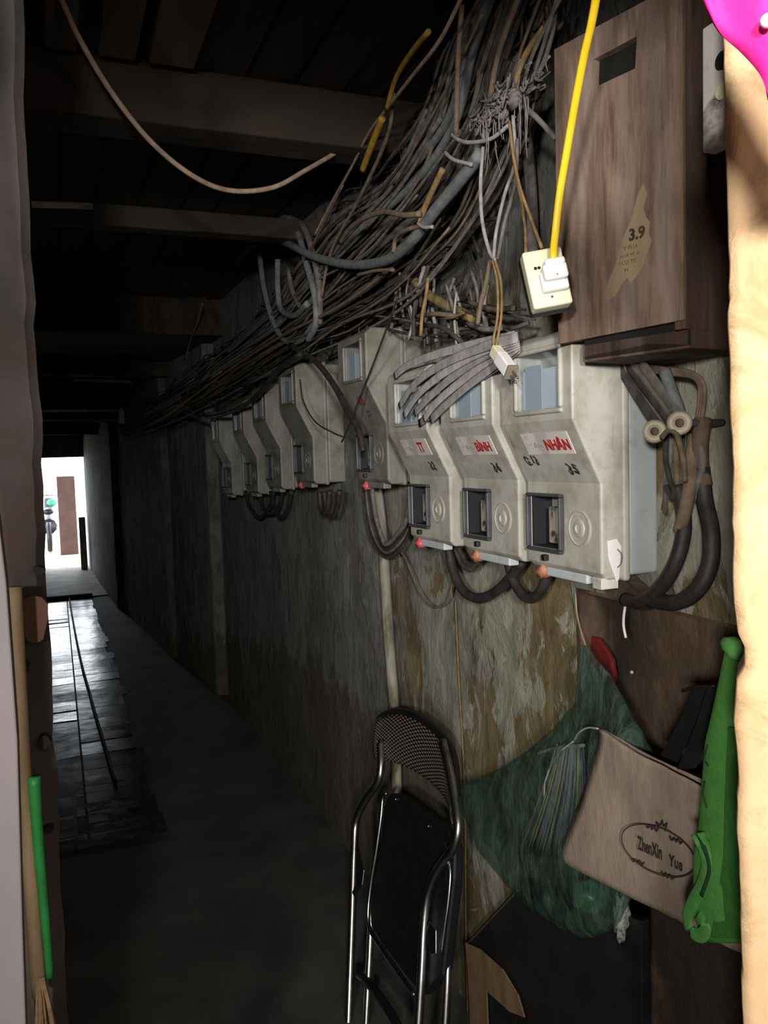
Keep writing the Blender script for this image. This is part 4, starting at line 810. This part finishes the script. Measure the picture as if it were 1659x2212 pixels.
# curved perforated backrest: grid with a bow
top = [(812, 1560), (822, 1546), (848, 1541), (880, 1555), (915, 1585), (940, 1618), (955, 1660), (965, 1700), (976, 1745)]
bot = [(807, 1640), (822, 1641), (842, 1648), (870, 1662), (900, 1684), (928, 1710), (948, 1735), (964, 1762), (976, 1785)]
Tp, Bt = spline(CC(top), 4), spline(CC(bot), 4); bm = B(); uvl = bm.loops.layers.uv.new('UVMap'); nR = 10; G = []; n_ = len(Tp)
for i in range(n_):
    s = i/(n_-1); bow = -.035*math.sin(math.pi*s)
    G.append([(bm.verts.new(Tp[i].lerp(Bt[i], j/nR)+CN*(bow+.006*math.sin(math.pi*j/nR))), s, 1-j/nR) for j in range(nR+1)])
for i in range(n_-1):
    for j in range(nR):
        q = (G[i][j], G[i+1][j], G[i+1][j+1], G[i][j+1]); f = bm.faces.new([v[0] for v in q])
        for lp, v in zip(f.loops, q): lp[uvl].uv = (v[1], v[2])
bk = obj('backrest', bm, MESHB, ch, smooth=True); so_ = bk.modifiers.new('solid', 'SOLIDIFY'); so_.thickness = .007
bm = B(); rim = [p+CN*(-.035*math.sin(math.pi*i/(n_-1))-.012) for i, p in enumerate(Tp)]; rim = [p+Vector((0, 0, .008)) for p in rim[::3]]; tube(bm, rim, .0125, 10); obj('backrest_rim', bm, VINYL, ch, smooth=True)
bm = B(); tube(bm, [p-Vector((0, 0, .0))+CN*.002 for p in rim], .004, 8); obj('backrest_edge', bm, C_BROWN, ch, smooth=True)
for L_ in ([(770, 1940), (786, 1912), (790, 1880), (778, 1828), (772, 1850), (774, 1905), (764, 1928)], [(932, 1990), (946, 2010), (946, 2060), (934, 2060), (926, 2010)]):
    bm = B(); prism(bm, CC(L_, .003), CN*.003); obj('hinge_plate', bm, CHROME, ch, bevel=.001)
bm = B(); tube(bm, CC([(754, 2106), (775, 2118), (810, 2160), (850, 2225)], -.02), .012, 8); obj('stretcher', bm, VINYL, ch, smooth=True)
bm = B(); tube(bm, CC([(760, 2330), (905, 2420)], -.01), .009, 8); obj('stretcher', bm, CHROME, ch, smooth=True)

# ================================================================== BAGS AND CLUTTER
def loft(rows, x, th, seg=24, jit=0.004, seed=0, fold=0.0, fk=7):
    bm = B(); R = []
    for py, a, b, k in rows:
        p, q = PX(a, py, x=x), PX(b, py, x=x); c = (p+q)/2; h = (p-q).length/2; d = (p-q).normalized(); ring_ = []
        for i in range(seg):
            t = 2*math.pi*i/seg; w = c+d*h*math.cos(t)+Vector((-1, 0, 0))*th*k*math.sin(t)
            w += Vector((-1, 0, 0))*(noise.noise(w*9+Vector((seed, 0, 0)))*jit + fold*k*math.sin(fk*math.cos(t)*3))
            ring_.append(bm.verts.new(w))
        R.append(ring_)
    for i in range(len(R)-1):
        for j in range(seg): bm.faces.new((R[i][j], R[i+1][j], R[i+1][(j+1) % seg], R[i][(j+1) % seg]))
    bm.faces.new(R[0]); bm.faces.new(R[-1][::-1]); return bm
rows = [(1395, 1252, 1268, .08), (1425, 1252, 1285, .12), (1460, 1250, 1308, .2), (1520, 1243, 1345, .4), (1580, 1195, 1385, .6), (1630, 1135, 1400, .8), (1670, 1065, 1410, .9), (1700, 992, 1412, .95), (1720, 984, 1412, 1), (1745, 995, 1410, 1), (1780, 1018, 1405, 1), (1830, 1045, 1395, 1), (1880, 1080, 1380, 1), (1930, 1125, 1365, .95), (1970, 1165, 1350, .8), (2000, 1205, 1332, .6), (2022, 1240, 1305, .3)]
gb = obj('carrier_bag', loft(rows, .935, .05, 40, .02, 3, .004, 5), FILM, smooth=True); tag(gb, 'dark green see-through plastic carrier bag hanging from a string', 'plastic bag')
bm = B(); A = PX(1262, 1400, x=.955); tube(bm, pp([(1243, 1282, .985), (1247, 1330, .98), (1260, 1380, .965), (1272, 1412, .95)]), .0022, 6); tag(obj('string', bm, C_TAN, smooth=True), 'pale string holding the green see-through bag', 'string')
# whisk inside the bag
wk = thing('whisk', 'bundle of striped pale fibres seen inside the green plastic bag', 'whisk', PX(1235, 1720, x=.955)); random.seed(3)
for k in range(4):
    bm = B()
    for i in range(26):
        s = random.random(); a = 1200+s*62; b = 1120+s*142; tube(bm, [PX(a, 1612+random.uniform(-6, 6), x=.955), PX((a+b)/2+6, 1720, x=.95-random.random()*.02), PX(b, 1830+s*30+random.uniform(-14, 14), x=.96)], .0016, 5, k=3)
    obj('fibres', bm, FIB[k], wk, smooth=True)
bm = B(); tube(bm, pp([(1160, 1628, .95), (1200, 1616, .948), (1262, 1610, .95)]), .004, 6); obj('binding', bm, C_PALE, wk, smooth=True)
bm = B(); ball(bm, PX(1272, 1935, x=.95), .036, (1, 1, .8), .3, 3); tag(obj('green_bundle', bm, cab('muted green film', rgb(70, 110, 84), rgb(96, 136, 108), 20, .35), smooth=True), 'round muted green bundle at the bottom of the see-through bag', 'bundle')
bm = B(); ball(bm, PX(1342, 1975, x=.955), .03, (.5, .45, 1.3), .9, 3); tag(obj('plastic_scrap', bm, M('crumpled clear film', rgb(130, 134, 128), rgb(180, 184, 178), 24, rough=.3, bump=.8, bd=.01), smooth=True), 'crumpled pale plastic scrap peeping out below the tote', 'scrap')
# tote bag
TX = .885
def patch(TLs, TRs, BRs, BLs, x, n=26, amp=.008, left=None, seed=0, fs=7):
    bm = B(); G = []
    for i in range(n+1):
        row = []
        for j in range(n+1):
            s, t = i/n, j/n; a = Vector(TLs).lerp(Vector(TRs), s); b = Vector(BLs).lerp(Vector(BRs), s); q = a.lerp(b, t)
            if left: q.x += left(t)*(1-s)
            w = PX(q.x, q.y, x=x); w.x += amp*noise.noise(Vector((w.y*fs, w.z*fs, seed)))+amp*.5*noise.noise(Vector((w.y*fs*3, w.z*fs*1.5, seed+4)))
            row.append(bm.verts.new(w))
        G.append(row)
    for i in range(n):
        for j in range(n): bm.faces.new((G[i][j], G[i+1][j], G[i+1][j+1], G[i][j+1]))
    return bm
tt = thing('tote_bag', 'beige canvas tote bag with oval print, hanging tilted', 'bag', PX(1420, 1830, x=TX))
o = obj('front_panel', patch((1290, 1575), (1640, 1768), (1640, 2078), (1200, 1855), TX, left=lambda t: 14*math.sin(math.pi*t)), TOTE, tt, smooth=True); m_ = o.modifiers.new('s', 'SOLIDIFY'); m_.thickness = .002
o = obj('back_panel', patch((1292, 1572), (1640, 1745), (1640, 2070), (1204, 1850), TX+.02, left=lambda t: 10*math.sin(math.pi*t), seed=3), TOTE, tt, smooth=True); m_ = o.modifiers.new('s', 'SOLIDIFY'); m_.thickness = .002
tpl = ((TX-.0085, 0, 0), (1, 0, 0)); INKT = M('brown print ink', rgb(56, 46, 44), rgb(76, 64, 60), 60, rough=.8, bump=0)
pa, pb = PX(1368, 1828, pl=tpl), PX(1478, 1878, pl=tpl); xdir = (pb-pa).normalized(); ydir = Vector((1, 0, 0)).cross(xdir); ydir = ydir if ydir.z > 0 else -ydir
zn = xdir.cross(ydir)
txt('print_text', 'ZhenXin', INKT, tt, PX(1402, 1832, pl=tpl), xdir, ydir, .060, .022, .0006, shear=.25)
txt('print_text', 'Yue', INKT, tt, PX(1460, 1865, pl=tpl), xdir, ydir, .028, .018, .0006, shear=.25)
bm = B(); ov = []
for k in range(29):
    t = 2*math.pi*k/28; u, v_ = 86*math.cos(t), 47*math.sin(t); a_ = math.radians(27); ov.append(PX(1422+u*math.cos(a_)-v_*math.sin(a_), 1838+u*math.sin(a_)+v_*math.cos(a_), pl=tpl))
tube(bm, ov, .0009, 5, k=3); obj('print_oval', bm, INKT, tt)
for a, b in ((1408, 1789), (1460, 1816), (1377, 1862), (1442, 1893)):
    bm = B(); tube(bm, [PX(a+dd, b+dd*.4+(3 if k % 2 else -3), pl=tpl) for k, dd in enumerate((-14, -9, -4, 0, 4, 9, 14))], .0014, 5, k=3); obj('print_flourish', bm, INKT, tt)
bm = B(); tube(bm, [PX(a, b, pl=tpl) for a, b in ((1420, 1792), (1417, 1777), (1425, 1784), (1430, 1774), (1433, 1785), (1441, 1780), (1436, 1795))], .0012, 5, k=3); obj('print_crown', bm, INKT, tt)
for L_, x in (([(1425, 1632), (1462, 1648), (1500, 1575), (1532, 1490), (1528, 1478), (1498, 1485), (1470, 1550)], .905), ([(1462, 1662), (1502, 1660), (1530, 1590), (1545, 1490), (1528, 1480), (1505, 1560)], .875)):
    bm = B(); prism(bm, [PX(a, b, x=x) for a, b in L_], (.002, 0, 0)); obj('strap', bm, BLK, tt, bevel=.0008)
bm = B(); tube(bm, [PX(1475, 1492, x=.90), PX(1500, 1484, x=.90), PX(1545, 1482, x=.90), Vector((1.02, PX(1530, 1480, x=.9).y, PX(1530, 1480, x=.9).z)), Vector((1.09, PX(1530, 1480, x=.9).y, PX(1530, 1480, x=.9).z))], .003, 6); tag(obj('nail_hook', bm, BLK, smooth=True), 'dark nail in the brown recess carrying the tote straps', 'hook')
bm = B(); tube(bm, pp([(1240, 1600, .90), (1250, 1583, .89), (1270, 1572, .885), (1292, 1574, .883)]), .0018, 6); tube(bm, pp([(1175, 1720, .89), (1180, 1680, .89), (1205, 1630, .895), (1240, 1600, .90)]), .0018, 6); tag(obj('cord', bm, C_PALE, smooth=True), 'pale thin cord curving from the tote corner over the green plastic bag', 'cord')
# green non woven bag
gn = thing('green_bag', 'bright green nonwoven bag squeezed against the orange jamb', 'bag', PX(1550, 1700, x=.8))
rows = [(1408, 1562, 1602, .6), (1440, 1557, 1608, .8), (1500, 1547, 1612, 1), (1600, 1528, 1612, 1), (1700, 1510, 1615, 1), (1780, 1507, 1618, 1), (1850, 1504, 1618, 1), (1910, 1510, 1618, 1), (1980, 1503, 1618, 1), (2020, 1512, 1618, .8), (2036, 1530, 1618, .4)]
obj('body', loft(rows, .80, .012, 28, .012, 8, .0), GREEN, gn, smooth=True)
bm = B(); prism(bm, [PX(a, b, x=.783) for a, b in ((1572, 1570), (1610, 1575), (1612, 1950), (1608, 2030), (1535, 2026), (1545, 1960), (1562, 1850), (1566, 1700))], (.003, 0, 0)); obj('front_fold', bm, GREEND, gn, bevel=.001)
rows = [(1376, 1566, 1585, .5), (1385, 1562, 1598, .9), (1400, 1566, 1606, 1), (1418, 1588, 1607, 1), (1428, 1594, 1604, .4)]
obj('top_fold', loft(rows, .785, .014, 16, .002, 2), GREEN, gn, smooth=True)
bm = B(); tube(bm, pp([(1508, 1800, .783), (1520, 1830, .780), (1526, 1870, .778), (1515, 1915, .780), (1496, 1950, .783), (1484, 1985, .785), (1496, 2015, .785), (1516, 2020, .785), (1524, 2000, .785), (1508, 1975, .785)]), .010, 10, flat=.002, fdir=(0, .8, .6)); obj('handle', bm, GREEN, gn, smooth=True)
bm = B(); tube(bm, pp([(1505, 1802, .781), (1522, 1835, .778), (1532, 1880, .777), (1515, 1935, .779)]), .0035, 8, flat=.0015, fdir=(0, .8, .6)); obj('dark_print', bm, cab('dark green print', rgb(24, 60, 30), rgb(34, 74, 40)), gn, smooth=True); bm = B(); tube(bm, pp([(1528, 1610, .786), (1522, 1640, .786), (1530, 1655, .785)]), .0012, 6); obj('dark_print', bm, MATS['dark green print'], gn, smooth=True); bm = B(); tube(bm, pp([(1522, 1690, .786), (1519, 1720, .786), (1527, 1745, .785)]), .0012, 6); obj('dark_print', bm, MATS['dark green print'], gn, smooth=True)
# red cloth, hook, screw
bm = B(); prism(bm, [PX(a, b, x=1.03) for a, b in ((1262, 1372), (1290, 1378), (1305, 1398), (1320, 1425), (1326, 1465), (1322, 1486), (1300, 1462), (1276, 1430), (1264, 1400))], (.012, 0, 0)); tag(obj('red_cloth', bm, REDC, bevel=.004), 'small dark red cloth tucked behind the green plastic bag', 'cloth')
bm = B(); tube(bm, pp([(1392, 1288, .97), (1372, 1280, .97), (1356, 1292, .965), (1349, 1320, .96), (1347, 1350, .96), (1352, 1378, .96)]), .0026, 8); tag(obj('wire_hook', bm, WHITE, smooth=True), 'white bent wire hook below the nearest meter box', 'hook')
bm = B(); ball(bm, PX(1365, 1452, x=1.07), .004); tag(obj('nail', bm, WHITE, smooth=True), 'small pale nail head in the brown recess', 'nail')
# black board and hardboard piece on the floor
bp = [PX(a, b, x=.965) for a, b in ((1010, 2040), (1140, 1903), (1385, 1990))]
fl = [Vector((.965, bp[2].y, .0)), Vector((.965, bp[0].y-.17, .0))]
bm = B(); prism(bm, bp+fl, (.02, 0, 0)); tb = thing('black_board', 'large black board standing on its corner against the brown wall', 'board', (.975, bp[1].y, 0))
obj('panel', bm, BLK, tb, bevel=.002)
bm = B(); tube(bm, [bp[0]+Vector((-.002, 0, .001)), bp[1]+Vector((-.002, 0, .001))], .0028, 6); e_ = obj('edge_strip', bm, STEEL, tb); e_['label'] = 'pale metal edge'
q3 = [PX(a, b, x=.955) for a, b in ((1004, 2036), (1035, 2050), (1085, 2095), (1118, 2150), (1132, 2198), (1100, 2185), (1050, 2140), (1010, 2090))]
bm = B(); prism(bm, q3, (.004, 0, 0)); prism(bm, [q3[7], q3[6], Vector((.959, q3[6].y, 0)), Vector((.959, q3[7].y, 0))], (.004, 0, 0)); tag(obj('hardboard_offcut', bm, CARD), 'torn brown hardboard strip in front of the black board', 'board')
# pink cloth
bm = B(); n = 22; G = []
lf = spline([PX(a, b, d=.52) for a, b in ((1450, -180), (1500, -110), (1552, 10), (1575, 55), (1600, 90), (1618, 130), (1632, 175), (1640, 225), (1655, 262))], 4)  # part above the view widened so the cloth shades the jamb top
for i, p in enumerate(lf):
    row = []
    for j in range(n+1):
        s = j/n; w = p+rt*(.001+.11*s)+fwd*(.012*math.sin(s*14+i*.15)+.01*s); row.append(bm.verts.new(w))
    G.append(row)
for i in range(len(G)-1):
    for j in range(n): bm.faces.new((G[i][j], G[i+1][j], G[i+1][j+1], G[i][j+1]))
pk = thing('pink_cloth', 'bright magenta cloth hanging over the orange wall at the top', 'cloth', lf[0]); o = obj('fabric', bm, PINK, pk, smooth=True); m_ = o.modifiers.new('s', 'SOLIDIFY'); m_.thickness = .003
bm = B(); ball(bm, PX(1657, 45, d=.505), .0045); obj('bead', bm, WHITE, pk, smooth=True)
# ---- left foreground: door edge, broom, rod
bm = B(); dl = [PX(a, b, y=.93) for a, b in ((-10, 1060), (14, 1260), (38, 1600), (49, 2000), (56, 2212))]
R = []
dl = [Vector((dl[0].x-.015, .93, 2.2))]+dl+[dl[-1]+(dl[-1]-dl[-2])*((dl[-1].z-.02)/(dl[-2].z-dl[-1].z))]
for p in dl: R.append([bm.verts.new(v) for v in (p, p+Vector((-.055, 0, 0)), p+Vector((-.055, .04, 0)), p+Vector((0, .04, 0)))])
for a, b in zip(R, R[1:]):
    for k in range(4): bm.faces.new((a[k], a[(k+1) % 4], b[(k+1) % 4], b[k]))
bm.faces.new(R[0]); bm.faces.new(R[-1][::-1]); struct('door_1', bm, DOORW, bevel=.002)
br = thing('broom', 'broom with pale wooden handle upright against the left pillar', 'broom', PX(90, 2100, y=1.15))
bm = B(); tube(bm, [PX(a, b, y=1.2) for a, b in ((30, 1268), (42, 1500), (56, 1750), (72, 1950), (86, 2150))], .0105, 10); obj('handle', bm, BROOMW, br, smooth=True)
bm = B(); random.seed(4)
for i in range(60):
    s = random.random(); tube(bm, [PX(80+s*14, 2118+random.uniform(-8, 8), y=1.19), PX(78+s*36, 2190, y=1.18+random.random()*.02), PX(74+s*62, 2290+random.uniform(0, 40), y=1.17+random.random()*.03)], (.0022, .0012), 5, k=3)
o = obj('bristles', bm, STRAW, br, smooth=True); o['kind'] = 'stuff'
bm = B(); tube(bm, [PX(a, b, y=1.19) for a, b in ((74, 1678), (80, 1780), (90, 1900), (100, 2010), (108, 2110))], [.0085, .005], 10); tag(obj('plastic_rod', bm, GSTICK, smooth=True), 'green plastic rod leaning beside the broom handle', 'rod')
bm = B(); tube(bm, [PX(a, b, y=1.22) for a, b in ((18, 1270), (30, 1500), (44, 1800), (60, 2050), (68, 2240))], .008, 4); tag(obj('wood_batten', bm, WOODD), 'dark thin batten between the white door edge and the broom', 'batten')
# ---- floor cable
cable('black hose lying along the tiled floor of the passage', [PX(a, b, z=.022) for a, b in ((150, 1292), (156, 1330), (166, 1385), (178, 1440), (192, 1490), (207, 1545), (222, 1595), (236, 1645), (250, 1690))], .008, C_BLACK)
# ---- distant lamp
c = PX(262, 898, x=.49); t = thing('hanging_lamp', 'small unlit white lamp hanging far down the passage', 'lamp', c)
bm = B(); lathe(bm, c, (0, 0, 1), [(.0001, -.062), (.022, -.06), (.024, -.05), (.024, .03), (.016, .045), (.008, .06), (.0001, .062)], 14); obj('lamp_body', bm, WHITE, t, smooth=True)
bm = B(); tube(bm, [c+Vector((0, 0, .06)), c+Vector((0, 0, .1)), Vector((c.x, c.y, 2.29))], .003, 6); obj('flex', bm, C_DARK, t, smooth=True)
# ================================================================== BEYOND THE DOORWAY
bm = B(); box(bm, (.02, 15.0, -.005), (.31, 15.3, 1.35)); tag(obj('brown_pillar', bm, TERRA, bevel=.01), 'brown pillar standing outside the bright doorway', 'pillar')
bm = B(); box(bm, (.285, 12.55, .012), (.375, 12.64, .78)); tag(obj('stone_post', bm, M('pale post', rgb(120, 104, 88), rgb(150, 134, 116), 6, rough=.9, world=True), bevel=.008), 'short grey-brown post at the right side of the bright doorway', 'post')
bm = B(); box(bm, (-2, 13.0, 2.3), (1.5, 16.0, 2.36)); struct('added_shade_roof', bm, SOOT)  # unseen slab added to keep sky light off the brown pillar
bm = B(); box(bm, (-3, 24, 0), (4, 24.2, 2.4)); struct('wall_outside', bm, PALEW)
mb = thing('motorbike', 'dark parked motorbike outside the bright doorway', 'motorbike', (-.15, 16.2, 0))
for y_ in (15.7, 16.85):
    bm = B(); lathe(bm, (-.12-.03, y_, .27), (1, 0, 0), [(.20, -.03), (.26, -.04), (.27, 0), (.26, .04), (.20, .03), (.19, 0)], 24); obj('wheel', bm, BLK, mb, smooth=True)
bm = B(); tube(bm, [(-.15, 15.75, .45), (-.15, 16.0, .42), (-.15, 16.3, .5), (-.15, 16.7, .62), (-.15, 16.85, .9)], [.14, .07], 10); obj('body', bm, BLK, mb, smooth=True)
bm = B(); tube(bm, [(-.15, 15.6, .72), (-.15, 15.9, .74), (-.15, 16.3, .72)], .09, 10, flat=.05, fdir=(1, 0, 0)); obj('seat', bm, VINYL, mb, smooth=True)
bm = B(); tube(bm, [(-.42, 16.75, .95), (-.15, 16.85, .98), (.12, 16.75, .95)], .018, 8); obj('handlebar', bm, STEEL, mb, smooth=True)
bm = B(); ball(bm, (-.08, 15.9, .87), .085, (1, 1, .8), .3, 2); tag(obj('green_parcel', bm, M('teal green wrap', rgb(40, 150, 110), rgb(60, 170, 130), 10, rough=.5), smooth=True), 'small teal green parcel on the seat of the motorbike', 'parcel')
